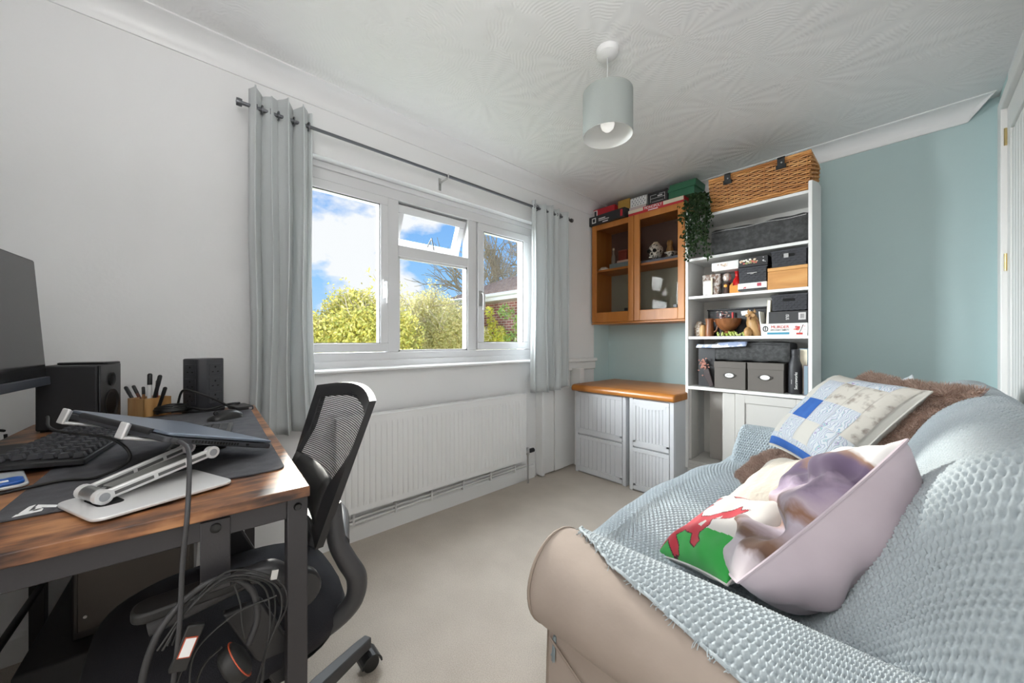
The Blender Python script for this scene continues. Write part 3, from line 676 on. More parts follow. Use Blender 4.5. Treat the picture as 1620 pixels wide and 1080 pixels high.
# speaker
sp_ang = math.atan2(.03, .13)
sk_ = thing('speaker', 'small black bookshelf speaker on the desk', 'speaker', (.256, -.231, DZT), -sp_ang)
MB().box(-.075, -.068, .004, .075, .064, .200).build('cabinet', M_mattblk, sk_, bevel=.006, seg=3)
MB().box(-.074, .064, .004, .074, .070, .200).build('baffle', mat('satin_black', (.02, .02, .022), .35), sk_, bevel=.004)
for z, r_, nm in ((.150, .022, 'tweeter'), (.068, .048, 'woofer')):
    MB().lathe([(r_, .070), (r_ * 1.02, .074), (r_ * .85, .072), (r_ * .55, .058), (r_ * .25, .055), (r_ * .2, .060), (0, .062)][::-1], 24, (0, 0, z), 'y').build(nm, M_rub, sk_, smooth=40, normals=True)
for x in (-.06, .06):
    for y in (-.055, .05): MB().lathe([(.008, 0), (.008, .005)], 8, (x, y, 0)).build('foot', M_rub, sk_)
pz = MB().prism(rrect(-.040, -.062, .034, .062, .010), 'z', 0, .007); ph_ = thing('phone', 'thin black phone lying on top of the speaker', 'phone', (.240, -.215, DZT + .200), R(-24)); pz.build('body', M_blk, ph_, bevel=.002); MB().prism(rrect(-.037, -.059, .031, .059, .009), 'z', .007, .0075).build('screen', M_scr, ph_)
# pen pot and pens
pot = thing('pen_pot', 'square bamboo pen pot holding pens beside the speaker', 'pen pot', (.165, -.075, DZT), R(33))
M_bam = wood('bamboo', (.42, .21, .07), (.52, .28, .10), (.60, .36, .15), 2, 18)
pt = MB()
for a in range(4):
    c_, s_ = math.cos(a * math.pi / 2), math.sin(a * math.pi / 2)
    q_ = MB().box(.036, -.042, .0, .042, .042, .068); pt.add([(c_ * p[0] - s_ * p[1], s_ * p[0] + c_ * p[1], p[2]) for p in q_.v], q_.f)
pt.box(-.036, -.036, 0, .036, .036, .006); pt.build('pot', M_bam, pot)
pens = [('black pen leaning left in the pen pot', (-.022, -.028), (-.055, -.075, .100), (.02, .02, .02), .0055), ('black and orange pen second from the left in the pen pot', (-.02, -.01), (-.03, -.05, .105), (.10, .03, .015), .005), ('spiral-gripped brown pen in the pen pot', (-.005, -.015), (-.012, -.02, .10), (.30, .14, .05), .0045), ('purple pen in the pen pot', (.0, -.005), (.004, .0, .105), (.10, .05, .30), .005),
        ('white marker pen with black cap in the pen pot', (.012, .0), (.012, .002, .150), (.85, .85, .85), .0065), ('crimson pen half hidden in the pen pot', (.018, .018), (.022, .024, .125), (.30, .02, .09), .0045), ('black click pen leaning right in the pen pot', (.02, .005), (.045, .035, .145), (.015, .015, .018), .006), ('short black pen at the right of the pen pot', (.028, .022), (.052, .05, .10), (.02, .02, .022), .0055)]
for lb, b0, tp_, c, r_ in pens:
    ca, sa = math.cos(R(33)), math.sin(R(33)); T = lambda x, y, z: (x, y, z)
    t = thing('pen', lb, 'pen', (.165, -.075, DZT + .007), R(33 - 40), group='pens in the bamboo pot')
    a_ = np.array([b0[0], b0[1], 0]); b_ = np.array(tp_); d_ = b_ - a_
    MB().tube([a_, a_ + d_ * .72], r_, 8).build('barrel', mat('pen_%02d' % int(c[0] * 1000 + c[2] * 97), c, .35), t, smooth=50)
    MB().tube([a_ + d_ * .72, a_ + d_ * .97, b_], [r_ * 1.1, r_ * 1.1, r_ * .6], 8).build('cap', M_blk, t, smooth=50)
# socket tower with coiled lead
tw = thing('socket_tower', 'black multi-socket power tower standing on the desk', 'power strip', (.185, .078, DZT), R(38))
oc = [(.052, -.034), (.052, .034), (.034, .052), (-.034, .052), (-.052, .034), (-.052, -.034), (-.034, -.052), (.034, -.052)]
M_tow = mat('tower_black', (.035, .036, .042), .4)
MB().prism(oc, 'z', .014, .208).build('body', M_tow, tw, bevel=.004); MB().lathe([(.066, 0), (.066, .010), (.056, .016)], 24).build('foot_ring', M_mattblk, tw, smooth=40)
for a in range(4):
    for k in range(3):
        z = .055 + k * .055; ca, sa = math.cos(a * math.pi / 2), math.sin(a * math.pi / 2); so = MB(); pin = MB()
        def rt(m): m.v = [(ca * p[0] - sa * p[1], sa * p[0] + ca * p[1], p[2]) for p in m.v]; return m
        so.box(.0515, -.024, z - .022, .0535, .024, z + .022); so = rt(so).build('socket', M_tow, tw, bevel=.001)
        pin.box(.053, -.003, z + .007, .0540, .003, z + .014); pin.box(.053, -.014, z - .010, .0540, -.007, z - .006); pin.box(.053, .007, z - .010, .0540, .014, z - .006); rt(pin).build('pin_hole', mat('void_black', (.003, .003, .003), .9), so)
cl = MB(); pts = []
for k in range(150):
    a = k * .30; r_ = .052 + .010 * math.sin(k * .11) ; pts.append((.205 + r_ * 1.05 * math.cos(a) - .004 * math.sin(k * .3), -.012 + r_ * .8 * math.sin(a), DZT + .010 + .022 * (.5 + .5 * math.sin(k * .19)) + .012 * math.cos(a)))
pts += [(.25, .03, DZT + .03), (.30, .08, DZT + .02), (.24, .15, DZT + .025), (.20, .19, DZT + .02)]
cl.tube(bez(pts, 600), .0042, 6); cl.tube(bez([(.21, .0, DZT + .03), (.235, .015, DZT + .09), (.262, .05, DZT + .085), (.268, .11, DZT + .05), (.27, .15, DZT + .02)], 30), .0042, 6)
tag(cl.build('power_lead', M_rub, None, smooth=60), 'coiled black power lead in front of the socket tower', 'cable')
# mouse, wallet-like dark box
ms_ = thing('computer_mouse', 'low black wireless mouse on the desk mat', 'mouse', (.452, .125, DZT + .0041), R(-65))
def shell(L, Wd, H, n=16):
    rows = []
    for i in range(n + 1):
        t = i / n; x = -L / 2 + L * t; w = Wd / 2 * math.sqrt(max(0, 1 - (2 * t - 1) ** 4)) + .001; h = H * (math.sin(math.pi * min(1, t * .95 + .05)) ** .6) * (1.05 - .35 * t)
        rows.append([(x, w * math.cos(math.pi * k / 12), h * math.sin(math.pi * k / 12) ** .7) for k in range(13)])
    return MB().grid(rows)
shell(.105, .060, .034).build('shell', M_blk, ms_, smooth=60); MB().lathe([(.006, -.004), (.008, 0), (.006, .004)], 12, (.03, 0, .024), 'y').build('scroll_wheel', M_rub, ms_)
wb = thing('battery_pack', 'flat black battery pack at the desk corner by the curtain', 'battery pack', (.24, .190, DZT + .0006), R(10))
MB().prism(rrect(-.055, -.03, .055, .03, .008), 'z', 0, .016).build('case', M_blk, wb, bevel=.003); MB().box(.053, .012, .004, .0565, .022, .012).build('port', M_steel, wb)
# ------------------------------------------------------------------ keyboards
kb = thing('keyboard', 'black mechanical keyboard with chunky keys in front of the monitor', 'keyboard', (.868, -.148, DZT + .0042), math.atan2(.158, -.987))
# local x runs along the long side away from the camera, local y towards the monitor is negative of user side
kc = MB().box(0, 0, .003, .44, .150, .016); kc.v = [(x, y, z + (.010 * y / .15)) for x, y, z in kc.v]; kc.build('case', M_mattblk, kb, bevel=.003)
M_key = mat('keycap', (.030, .031, .036), .5); key_me = None
rowsx = [(15, 0), (15, .004), (14, .007), (14, .012), (13, .016), (15, 0)]
for i, (nk_, off) in enumerate(rowsx):
    for j in range(nk_):
        x = .010 + off + j * .0282; y = .012 + i * .0228; z = .016 + .010 * y / .15
        if key_me is None:
            k0 = MB(); k0.taper((0, 0, 0), .0088, .0094, (0, .0012, .0105), .0064, .0068); kk = k0.build('key', M_key, kb, bevel=.0008, seg=1); key_me = kk
        else: kk = key_me.copy(); COL.objects.link(kk)
        kk.parent = kb; kk.location = (x + .009, y, z + .0008)
kb2 = thing('keyboard', 'slim black keyboard lying under the laptop stand', 'keyboard', (.905, .092, DZT + .0042), R(172))
MB().prism(rrect(0, 0, .30, .115, .008), 'z', 0, .012).build('case', M_blk, kb2, bevel=.003)
ks = MB()
for i in range(5):
    for j in range(14): ks.box(.012 + j * .0200, .012 + i * .0195, .012, .012 + j * .0200 + .0165, .012 + i * .0195 + .016, .0150)
k_ = ks.build('keys', mat('flat_key', (.05, .05, .055), .45), kb2); k_['kind'] = 'stuff'
# ------------------------------------------------------------------ laptop and stand
Pp, Qq, Rr = np.array((.862, -.174, .949)), np.array((1.145, -.013, .9235)), np.array((1.036, .178, .850))
u_ = nrm(Qq - Pp); v_ = nrm((Rr - Qq) - u_ * np.dot(Rr - Qq, u_)); w_ = np.cross(u_, v_)
def frame_obj(o, org): o.matrix_world = Matrix(((u_[0], v_[0], w_[0], org[0]), (u_[1], v_[1], w_[1], org[1]), (u_[2], v_[2], w_[2], org[2]), (0, 0, 0, 1)))
lp = thing('laptop', 'closed grey laptop resting on the white stand', 'laptop', tuple(Pp)); frame_obj(lp, Pp - w_ * .012)
LW, LD = .326, .228
M_lap = mat('laptop_grey', (.055, .058, .066), .4, .3); M_lid = mat('laptop_lid', (.22, .26, .33), .32, .7)
bd = MB().prism(rrect(0, 0, LW, LD, .010), 'z', 0, .011).build('chassis', M_lap, lp, bevel=.002)
MB().prism(rrect(.001, .004, LW - .001, LD - .001, .010), 'z', .0125, .0185).build('lid', M_lid, lp, bevel=.002)
MB().tube([(.05, .004, .012), (LW - .05, .004, .012)], .0065, 10).build('hinge', M_mattblk, lp, smooth=60)
for k in range(16):
    MB().box(LW - .0005, .045 + k * .0062, .003, LW + .0008, .0485 + k * .0062, .0085).build('vent', MATS['void_black'], bd)
MB().box(LW - .0005, .160, .004, LW + .0008, .166, .008).build('port', MATS['void_black'], bd)
sd = thing('laptop_stand', 'white folding aluminium laptop stand on the desk mat', 'laptop stand', (1.16, -.04, DZT + .0045))
M_alu = mat('white_aluminium', (.78, .78, .78), .32, .35); M_pad = mat('grey_pad', (.32, .33, .35), .6)
quad = [(1.128, -.150), (1.262, -.092), (1.205, .082), (1.062, .022)]
def rounded(quad, r, n=5):
    out = []; N = len(quad)
    for i in range(N):
        p0, p, p1 = [np.array(quad[(i + k) % N], float) for k in (-1, 0, 1)]
        a = p + nrm(p0 - p) * r; b = p + nrm(p1 - p) * r
        for k in range(n + 1): t = k / n; out.append(tuple((1 - t) ** 2 * a + 2 * t * (1 - t) * p + t * t * b))
    return out
MB().prism(rounded(quad, .02), 'z', DZT + .0045, DZT + .0095).build('base_plate', M_alu, sd, world=True, bevel=.0012, normals=True)
ct = MB().prism(rounded([(1.145, -.118), (1.205, -.092), (1.196, -.062), (1.140, -.085)], .012), 'z', DZT + .0090, DZT + .0099); ct.build('cutout', MATS['void_black'], sd, world=True, normals=True)
A0, A1 = np.array((1.190, -.090, DZT + .022)), np.array((1.105, .052, .872)); B0 = A0 + np.array((-.050, -.024, 0)); B1 = A1 + np.array((-.060, -.036, .004))
dirA = nrm(A1 - A0); sdir = nrm(np.cross(dirA, (0, 0, 1))); upA = np.cross(sdir, dirA); LA = np.linalg.norm(A1 - A0)
for q0, q1 in ((A0, A1), (B0, B1)):
    dA = nrm(q1 - q0); c_ = (q0 + q1) / 2; arm = MB().obox(c_, dA * np.linalg.norm(q1 - q0) / 2, sdir * .0045, upA * .008)
    ao = arm.build('arm', M_alu, sd, world=True, bevel=.002)
    for a, b in ((.08, .40), (.44, .70), (.74, .92)):
        cc = q0 + (q1 - q0) * (a + b) / 2 + sdir * .0045; MB().obox(cc, dA * np.linalg.norm(q1 - q0) * (b - a) / 2, sdir * .0006, upA * .0028).build('slot', mat('slot_grey', (.12, .12, .12), .6), ao, world=True)
mid = MB().obox((A0 + B0 + A1 + B1) / 4 - upA * .002, dirA * LA * .36, sdir * .020, upA * .0015); mid.build('arm_web', mat('grey_web', (.16, .16, .155), .5), sd, world=True)
for q_ in (A0, A1, B0, B1):
    h_ = MB(); h_.tube([q_ - sdir * .006, q_ + sdir * .006], .012, 16); ho_ = h_.build('pivot', M_alu, sd, world=True, smooth=40)
    h_ = MB(); h_.tube([q_ + sdir * .006, q_ + sdir * .0068], .007, 14); h_.build('pivot_cap', M_pad, ho_, world=True, smooth=40)
h_ = MB(); h_.tube([B0, A0], .011, 16); h_.build('hinge_barrel', M_steel, sd, world=True, smooth=40)
def Lw(a, b, c): return Pp - w_ * .012 + u_ * a + v_ * b + w_ * c
for a in (.055, .245):
    pts = [(-.022, .020), (-.022, -.004), (.20, -.004)]
    s1 = MB(); s1.obox(Lw(a, .092, -.0045), u_ * .011, v_ * .118, w_ * .0025); s1.obox(Lw(a, -.026, .008), u_ * .011, v_ * .0025, w_ * .015)
    so = s1.build('support_arm', M_alu, sd, world=True, bevel=.002)
    MB().obox(Lw(a, -.022, .009), u_ * .009, v_ * .002, w_ * .012).build('hook_pad', M_pad, so, world=True, bevel=.001)
MB().obox(Lw(.150, .150, -.005), u_ * .105, v_ * .012, w_ * .002).build('cross_plate', M_alu, sd, world=True, bevel=.001)
# charging lead hanging over the desk end
Lq = Lw(LW + .004, .010, .005)
cb_ = MB(); cb_.tube(bez([Lq, Lq + np.array((.03, .012, .0)), (1.24, .015, .905), (1.322, .012, .84), (1.330, .006, .76), (1.332, .002, .66), (1.325, -.010, .52), (1.33, -.02, .36), (1.34, -.03, .20), (1.33, -.02, .02)], 70), .0034, 8)
cb_.tube([Lq - np.array((.002, 0, 0)), Lq + np.array((.018, .008, 0))], .0050, 8)
tag(cb_.build('charging_lead', mat('grey_flex', (.04, .04, .043), .5), None, smooth=60), 'dark grey laptop charging lead hanging over the desk edge', 'cable')
cb_ = MB(); cb_.tube(bez([(.80, -.21, .935), (.87, -.19, .915), (.97, -.10, .90), (1.02, -.07, .865), (1.00, -.115, .834), (.98, -.17, .8335), (1.02, -.27, .832), (1.06, -.36, .832)], 60), .0028, 8)
tag(cb_.build('usb_lead', M_rub, None, smooth=60), 'thin black lead looping over the desk mat to the picture edge', 'cable')
cd_ = thing('plastic_packet', 'clear plastic packet with blue end lying by the keyboard', 'packet', (.915, -.262, DZT + .0045), R(14))
MB().prism(rrect(-.07, -.06, .06, .045, .012), 'z', 0, .006).build('wrapper', mat('clear_wrap', (.55, .58, .60), .15), cd_, bevel=.002)
MB().prism(rrect(.012, -.020, .058, .040, .010), 'z', .006, .012).build('blue_end', mat('blue_card', (.01, .10, .42), .35), cd_, bevel=.002); MB().box(.034, .006, .012, .046, .022, .0125).build('mark', M_wht, cd_)
# ------------------------------------------------------------------ under the desk
pc = thing('computer_case', 'dark upright computer case under the desk', 'computer', (.34, -.075, .285), R(-3))
M_pc = mat('case_dark', (.030, .026, .024), .35, .2)
MB().box(-.21, -.125, 0, .21, .125, .44).build('body', M_pc, pc, bevel=.004)
MB().box(.21, -.115, .02, .214, .115, .43).build('front_panel', mat('smoked_panel', (.045, .037, .033), .18), pc, bevel=.002); MB().box(.214, -.112, .262, .217, .040, .284).build('trim_strip', mat('dull_strip', (.30, .27, .25), .4), pc); MB().box(.214, -.09, .325, .216, .11, .395).build('upper_vent', mat('brown_tint', (.075, .058, .05), .25), pc)
for k in range(3): MB().lathe([(.004, .2145), (.004, .217)], 10, (0, -.10, .06 + .15 * k), 'x').build('screw', M_steel, pc)
pb = thing('subwoofer', 'black wooden subwoofer box on the floor beneath the computer case', 'speaker', (.37, -.135, 0), R(-3))
MB().box(-.27, -.15, .012, .25, .15, .284).build('box', M_mattblk, pb, bevel=.006)
for x in (-.2, .2):
    for y in (-.1, .1): MB().lathe([(.015, 0), (.015, .013)], 10, (x, y, 0)).build('foot', M_rub, pb)
for i, (pts, lb) in enumerate((([(.10, -.41, .80), (.11, -.40, .6), (.16, -.41, .45), (.40, -.43, .55), (.62, -.43, .50), (.70, -.42, .62)], 'black lead drooping across the wall under the desk'), ([(.62, -.42, .79), (.64, -.40, .55), (.68, -.41, .30), (.70, -.43, .02)], 'straight black lead dropping to the floor under the desk'), ([(.72, -.40, .79), (.75, -.39, .62), (.70, -.38, .45), (.66, -.42, .25), (.72, -.43, .02)], 'curving black lead nearest the picture edge under the desk'), ([(.50, -.212, .62), (.52, -.26, .60), (.53, -.285, .54), (.51, -.25, .48), (.50, -.212, .47)], 'short black lead looping into the computer case'), ([(.16, -.40, .82), (.24, -.43, .85), (.33, -.43, .93), (.40, -.42, 1.0), (.45, -.41, 1.05)], 'black speaker lead rising behind the speaker'))):
    tag(MB().tube(bez(pts, 40), .0042, 6).build('cable', M_rub, None, smooth=60), lb, 'cable')
# ------------------------------------------------------------------ headset on the hook
hd = thing('headset', 'black corded headset hanging from the desk hook', 'headset', (1.315, .044, .46))
HO = np.array((1.318, .044, .0))
def hp_(y, z, x=0): return (1.318 + x, .044 + y, z)
bnd = bez([hp_(-.078, .535), hp_(-.082, .60), hp_(-.062, .668), hp_(-.02, .708), hp_(.018, .709), hp_(.050, .675), hp_(.058, .625), hp_(.046, .585)], 60)
MB().tube(bnd, .0050, 10).build('headband', mat('headband_grey', (.03, .03, .032), .5), hd, world=True, smooth=60)
for y, z, a in ((.030, .565, 28), (-.082, .520, -12)):
    c_ = np.array(hp_(y, z)); ax_ = np.array((.0, math.cos(R(a)), math.sin(R(a)))); e_ = MB()
    e_.tube([c_ - ax_ * .018, c_ - ax_ * .013, c_, c_ + ax_ * .008, c_ + ax_ * .013], [.022, .030, .032, .028, .016], 20); eo = e_.build('ear_cup', M_rub, hd, world=True, smooth=60)
    MB().tube([c_ + ax_ * .003, c_ + ax_ * .0045], [.0324, .0324], 24).build('ring', mat('orange_ring', (.45, .07, .025), .5), eo, world=True, smooth=40)
MB().tube(bez([hp_(.030, .540), hp_(-.005, .525), hp_(-.022, .552), hp_(-.012, .585), hp_(.010, .60)], 20), .0022, 6).build('microphone_boom', M_rub, hd, world=True, smooth=60)
cdm = MB()
for k, (ofs, s_) in enumerate(((.002, 1), (.006, .90), (.009, 1.10), (.004, 1.2))):
    cdm.tube(bez([hp_(-.055 * s_, .64, ofs), hp_(-.030, .69, ofs + .004), hp_(.02, .706 + .006 * k, ofs + .004), hp_(.072 * s_, .678, ofs), hp_(.084 * s_, .625, ofs), hp_(.070, .565, ofs), hp_(.050 * s_, .49, ofs), hp_(.01, .455, ofs), hp_(-.035 * s_, .50, ofs), hp_(-.045, .57, ofs), hp_(-.03, .62, ofs)], 80), .0015, 6)
cdm.tube(bez([hp_(.025, .70, .006), hp_(.034, .66, .006), hp_(.036, .63, .006), hp_(.040, .60, .006)], 20), .0015, 6); cdm.tube(bez([hp_(.085, .652, .007), hp_(.03, .65, .007), hp_(-.02, .62, .007), hp_(-.03, .57, .007), hp_(-.028, .52, .007)], 30), .0015, 6)
cdm.build('cord', mat('headset_cord', (.03, .03, .03), .6), hd, world=True, smooth=60)
ctl = MB(); cc = np.array(hp_(-.033, .632, .012)); ax_ = nrm((0, .35, .94)); sx_ = nrm((0.0, .94, -.35)); ctl.obox(cc, ax_ * .032, sx_ * .011, np.array((1, 0, 0)) * .005); co = ctl.build('controller', M_rub, hd, world=True, bevel=.002)
MB().obox(cc + np.array((.0052, 0, 0)) + ax_ * .002, ax_ * .0145, sx_ * .0080, np.array((1, 0, 0)) * .0006).build('orange_edge', MATS['orange_ring'], co, world=True)
MB().obox(cc + np.array((.0060, 0, 0)) + ax_ * .002, ax_ * .0128, sx_ * .0065, np.array((1, 0, 0)) * .0004).build('label', M_wht, co, world=True)
pg = MB().obox(hp_(.082, .690, .004), (0, .0015, .008), (0, .005, -.001), (.0025, 0, 0)); pg.build('plug', M_steel, hd, world=True)
# ------------------------------------------------------------------ office chair
ch = thing('office_chair', 'black mesh-back office chair tucked under the desk', 'chair', (.99, .165, 0))
def chp(x, y, z): return (x - .99, y - .165, z)
M_cf = mat('chair_frame', (.020, .020, .022), .38); M_cg = mat('chair_grey', (.045, .045, .048), .42); M_mesh = mat('chair_mesh', (.016, .016, .02), .7); M_seat = mat('seat_fabric', (.010, .010, .014), .9, bump=(500, .3)); 
# backrest: outer frame, horizontal mesh threads
by = lambda z: .245 + (z - .68) * .36; CXc = 1.045
def back(x, z, bulge=1): 
    s_ = (x - CXc) / .21; return np.array((x, by(z) + .030 * bulge * (1 - s_ * s_) - .012, z)) - np.array((.99, .165, 0))
zt, zb_ = .965, .655
def hw(z): return .175 + .035 * (z - zb_) / (zt - zb_)
loop = []
for k in range(13): t = k / 12; z = zb_ + (zt - zb_) * t; loop.append((CXc - hw(z), z))
for k in range(1, 12): t = k / 12; x = CXc - hw(zt) + 2 * hw(zt) * t; loop.append((x, zt + .020 * math.sin(math.pi * t)))
for k in range(13): t = 1 - k / 12; z = zb_ + (zt - zb_) * t; loop.append((CXc + hw(z), z))
for k in range(1, 12): t = 1 - k / 12; x = CXc - hw(zb_) + 2 * hw(zb_) * t; loop.append((x, zb_ - .01 * math.sin(math.pi * t)))
fm = MB(); rows = []
lp_ = np.array([np.r_[back(x, z), 0][:3] for x, z in loop]); cen = lp_.mean(0)
inner = []
for p in lp_:
    d_ = cen - p; inner.append(p + np.array((np.sign(d_[0]) * min(.030, abs(d_[0])), 0, np.sign(d_[2]) * min(.034, abs(d_[2]) * .5))))
inner = np.array(inner); off_ = np.array((0, -.016, 0))
fm.grid(np.stack([lp_, lp_ + off_, inner + off_, inner, lp_], 0).transpose(1, 0, 2), close_u=True)
fm.build('back_frame', M_cf, ch, smooth=50, bevel=.003, normals=True)
mm = MB(); nz_ = 62
for k in range(nz_):
    z = zb_ + .012 + (zt - zb_ - .012) * k / (nz_ - 1); w_k = hw(z) - .010; pp_ = [back(CXc - w_k + 2 * w_k * j / 12, z) + np.array((0, -.008, 0)) for j in range(13)]
    mm.grid([[p + np.array((0, 0, -.0011)) for p in pp_], [p + np.array((0, .0004, .0011)) for p in pp_]])
for j in range(41):
    s_ = -1 + 2 * j / 40; pp_ = [back(CXc + s_ * (hw(z) - .012), z) + np.array((0, -.0085, 0)) for z in np.linspace(zb_ + .01, zt, 8)]
    mm.grid([[p + np.array((-.0006, 0, 0)) for p in pp_], [p + np.array((.0006, 0, 0)) for p in pp_]])
bm_ = mm.build('back_mesh', M_mesh, ch); bm_['kind'] = 'stuff'
# lumbar pad
lr = []
for i in range(9):
    t = i / 8; x = CXc - .15 + .30 * t; lr.append([back(x, .70 + .085 * q / 6) + np.array((0, -.030 - .022 * math.sin(math.pi * q / 6) * math.sin(math.pi * (t * .9 + .05)), 0)) for q in range(7)])
MB().grid(lr).build('lumbar_pad', M_rub, ch, smooth=60, solid=.012)
# side rails that run down, bulge back and curl under the seat
for sx_ in (-1, 1):
    X_ = CXc + sx_ * .165
    pth = bez([chp(X_, by(.74) - .01, .74), chp(X_ + sx_ * .005, .262, .66), chp(X_ + sx_ * .006, .283, .605), chp(X_ + sx_ * .008, .305, .555), chp(X_, .298, .50), chp(X_ - sx_ * .02, .245, .455), chp(X_ - sx_ * .06, .16, .42)], 36)
    MB().tube(pth, [.016 + .006 * math.sin(math.pi * k / (len(pth) - 1)) for k in range(len(pth))], 10).build('back_rail', M_cg, ch, smooth=60)
MB().tube(bez([chp(CXc - .17, .27, .645), chp(CXc, .315, .650), chp(CXc + .17, .27, .645)], 20), .020, 10).build('back_bar', M_cg, ch, smooth=60)
# seat
def superell(cx, cy, a, b, z0, z1, n=40, p=3.2, bulge=.02):
    m = MB(); rings = []
    for (s_, z) in ((.86, z0), (.97, z0 + .012), (1.0, (z0 + z1) / 2), (.97, z1 - .010), (.86, z1 + bulge * .3), (.6, z1 + bulge * .75), (.3, z1 + bulge), (.02, z1 + bulge)):
        rings.append([(cx + s_ * a * math.copysign(abs(math.cos(t)) ** (2 / p), math.cos(t)), cy + s_ * b * math.copysign(abs(math.sin(t)) ** (2 / p), math.sin(t)), z) for t in [2 * math.pi * k / n for k in range(n)]])
    m.grid(rings, close_v=True); m.f.append(tuple(range(n))[::-1]); m.mi.append(0); return m
superell(.025, -.075, .232, .225, .435, .505).build('seat', M_seat, ch, smooth=50, normals=True)
superell(.025, -.075, .21, .205, .415, .435, bulge=.0).build('seat_pan', M_cf, ch, smooth=50, normals=True)
# armrest on the camera side, and its twin
for sx_ in (1, -1):
    X_ = .025 + sx_ * .228
    a_ = MB(); a_.tube(bez([(X_, .02, .605), (X_, -.02, .650), (X_, -.045, .662), (X_, -.12, .652), (X_, -.20, .640)], 24), [.020] * 25 if False else .018, 10)
    ao = a_.build('armrest', M_cg, ch, smooth=60)
    MB().prism(rrect(X_ - .026, -.22, X_ + .026, -.06, .022), 'z', .655, .672).build('arm_pad', M_rub, ao, bevel=.004)
    MB().lathe([(.034, X_ - .016), (.038, X_ - .010), (.038, X_ + .010), (.034, X_ + .016)], 24, (0, .018, .600), 'x').build('arm_pivot', M_cf, ch, smooth=40)
    b_ = MB(); b_.obox((X_ - sx_ * .012, -.035, .515), (0, .030, 0), (.010, 0, 0), (0, -.040, .09)); b_.build('arm_strut', M_cf, ch, bevel=.005)
MB().lathe([(.028, .10), (.028, .27), (.018, .275), (.018, .42)], 20).build('gas_lift', M_cf, ch, smooth=40)
MB().box(-.07, -.13, .385, .11, .07, .418).build('tilt_mechanism', M_cf, ch, bevel=.006)
MB().lathe([(.045, .085), (.05, .10), (.045, .145), (.03, .15)], 24).build('base_hub', M_cg, ch, smooth=40)
a0 = math.atan2(.471 - .165, .842 - .99)
for k in range(5):
    a = a0 + k * 2 * math.pi / 5; c_, s_ = math.cos(a), math.sin(a); L_ = .335
    l_ = MB(); secs = [(0.03, .022, .125, .05), (.16, .020, .122, .042), (L_ - .02, .017, .108, .034), (L_ + .012, .014, .104, .036)]
    rows = [[(d_ * c_ - w * s_ * q[0], d_ * s_ + w * c_ * q[0], zt_ - hh * q[1]) for q in ((-1, 0), (1, 0), (1, 1), (-1, 1))] for d_, w, zt_, hh in secs]
    l_.grid(rows, close_v=True); l_.f += [(0, 1, 2, 3), (15, 14, 13, 12)]; l_.mi += [0, 0]; lo_ = l_.build('base_leg', M_cg, ch, bevel=.004, normals=True)
    cx_, cy_ = L_ * c_, L_ * s_; cs = MB(); cs.lathe([(.0255, -.022), (.0275, -.012), (.0275, -.004), (.020, -.003), (.020, .003), (.0275, .004), (.0275, .012), (.0255, .022)], 18, (cx_ + .004, cy_ + .010, .0278), 'x')
    co = cs.build('caster_wheel', M_rub, ch, smooth=40)
    hd_ = MB(); pr_ = [(.034 * math.cos(R(b)), .0278 + .034 * math.sin(R(b))) for b in range(0, 181, 18)] + [(.029 * math.cos(R(b)), .0278 + .029 * math.sin(R(b))) for b in range(180, -1, -18)]
    hd_.prism([(y + cy_ + .010, z) for y, z in pr_], 'x', cx_ - .026, cx_ + .034); hd_.tube([(cx_, cy_, .05), (cx_, cy_, .085)], .008, 8); hd_.build('caster_hood', M_cf, co, normals=True)
# ================================================================== wall cabinet
M_or = wood('orange_beech', (.40, .135, .022), (.46, .165, .028), (.52, .20, .040), 2, 7, .38)
M_orx = wood('orange_beech_cross', (.40, .135, .022), (.46, .165, .028), (.52, .20, .040), 0, 7, .38)
wc = thing('wall_cabinet', 'orange wood wall cabinet with two glazed doors', 'cabinet', (.455, 3.08, 1.275))
CX0, CX1, CZ0, CZ1, CYF, CYB = .022, .885, 1.275, 2.195, 2.922, 3.238
c_ = MB(); c_.box(CX0, CYF + .022, CZ0, CX0 + .018, CYB, CZ1); c_.box(CX1 - .018, CYF + .022, CZ0, CX1, CYB, CZ1); c_.box(CX0 + .018, CYF + .022, CZ0, CX1 - .018, CYB, CZ0 + .02); c_.box(CX0 + .018, CYF + .022, CZ1 - .02, CX1 - .018, CYB, CZ1)
c_.build('carcass', M_or, wc, world=True); 
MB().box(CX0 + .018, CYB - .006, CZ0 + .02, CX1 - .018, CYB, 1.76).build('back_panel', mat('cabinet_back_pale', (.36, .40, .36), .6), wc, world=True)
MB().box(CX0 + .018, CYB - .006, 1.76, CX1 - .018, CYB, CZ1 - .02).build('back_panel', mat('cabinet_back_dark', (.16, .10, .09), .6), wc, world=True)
MB().box(CX0 + .018, CYF + .03, 1.755, CX1 - .018, CYB - .006, 1.773).build('shelf', M_orx, wc, world=True)
MB().box(CX0 - .004, CYF + .002, CZ0 - .014, CX1 + .002, CYB, CZ0).build('base_moulding', M_orx, wc, world=True, bevel=.003)
M_cg_ = glass('cabinet_glass', (.88, .86, .83), .004)
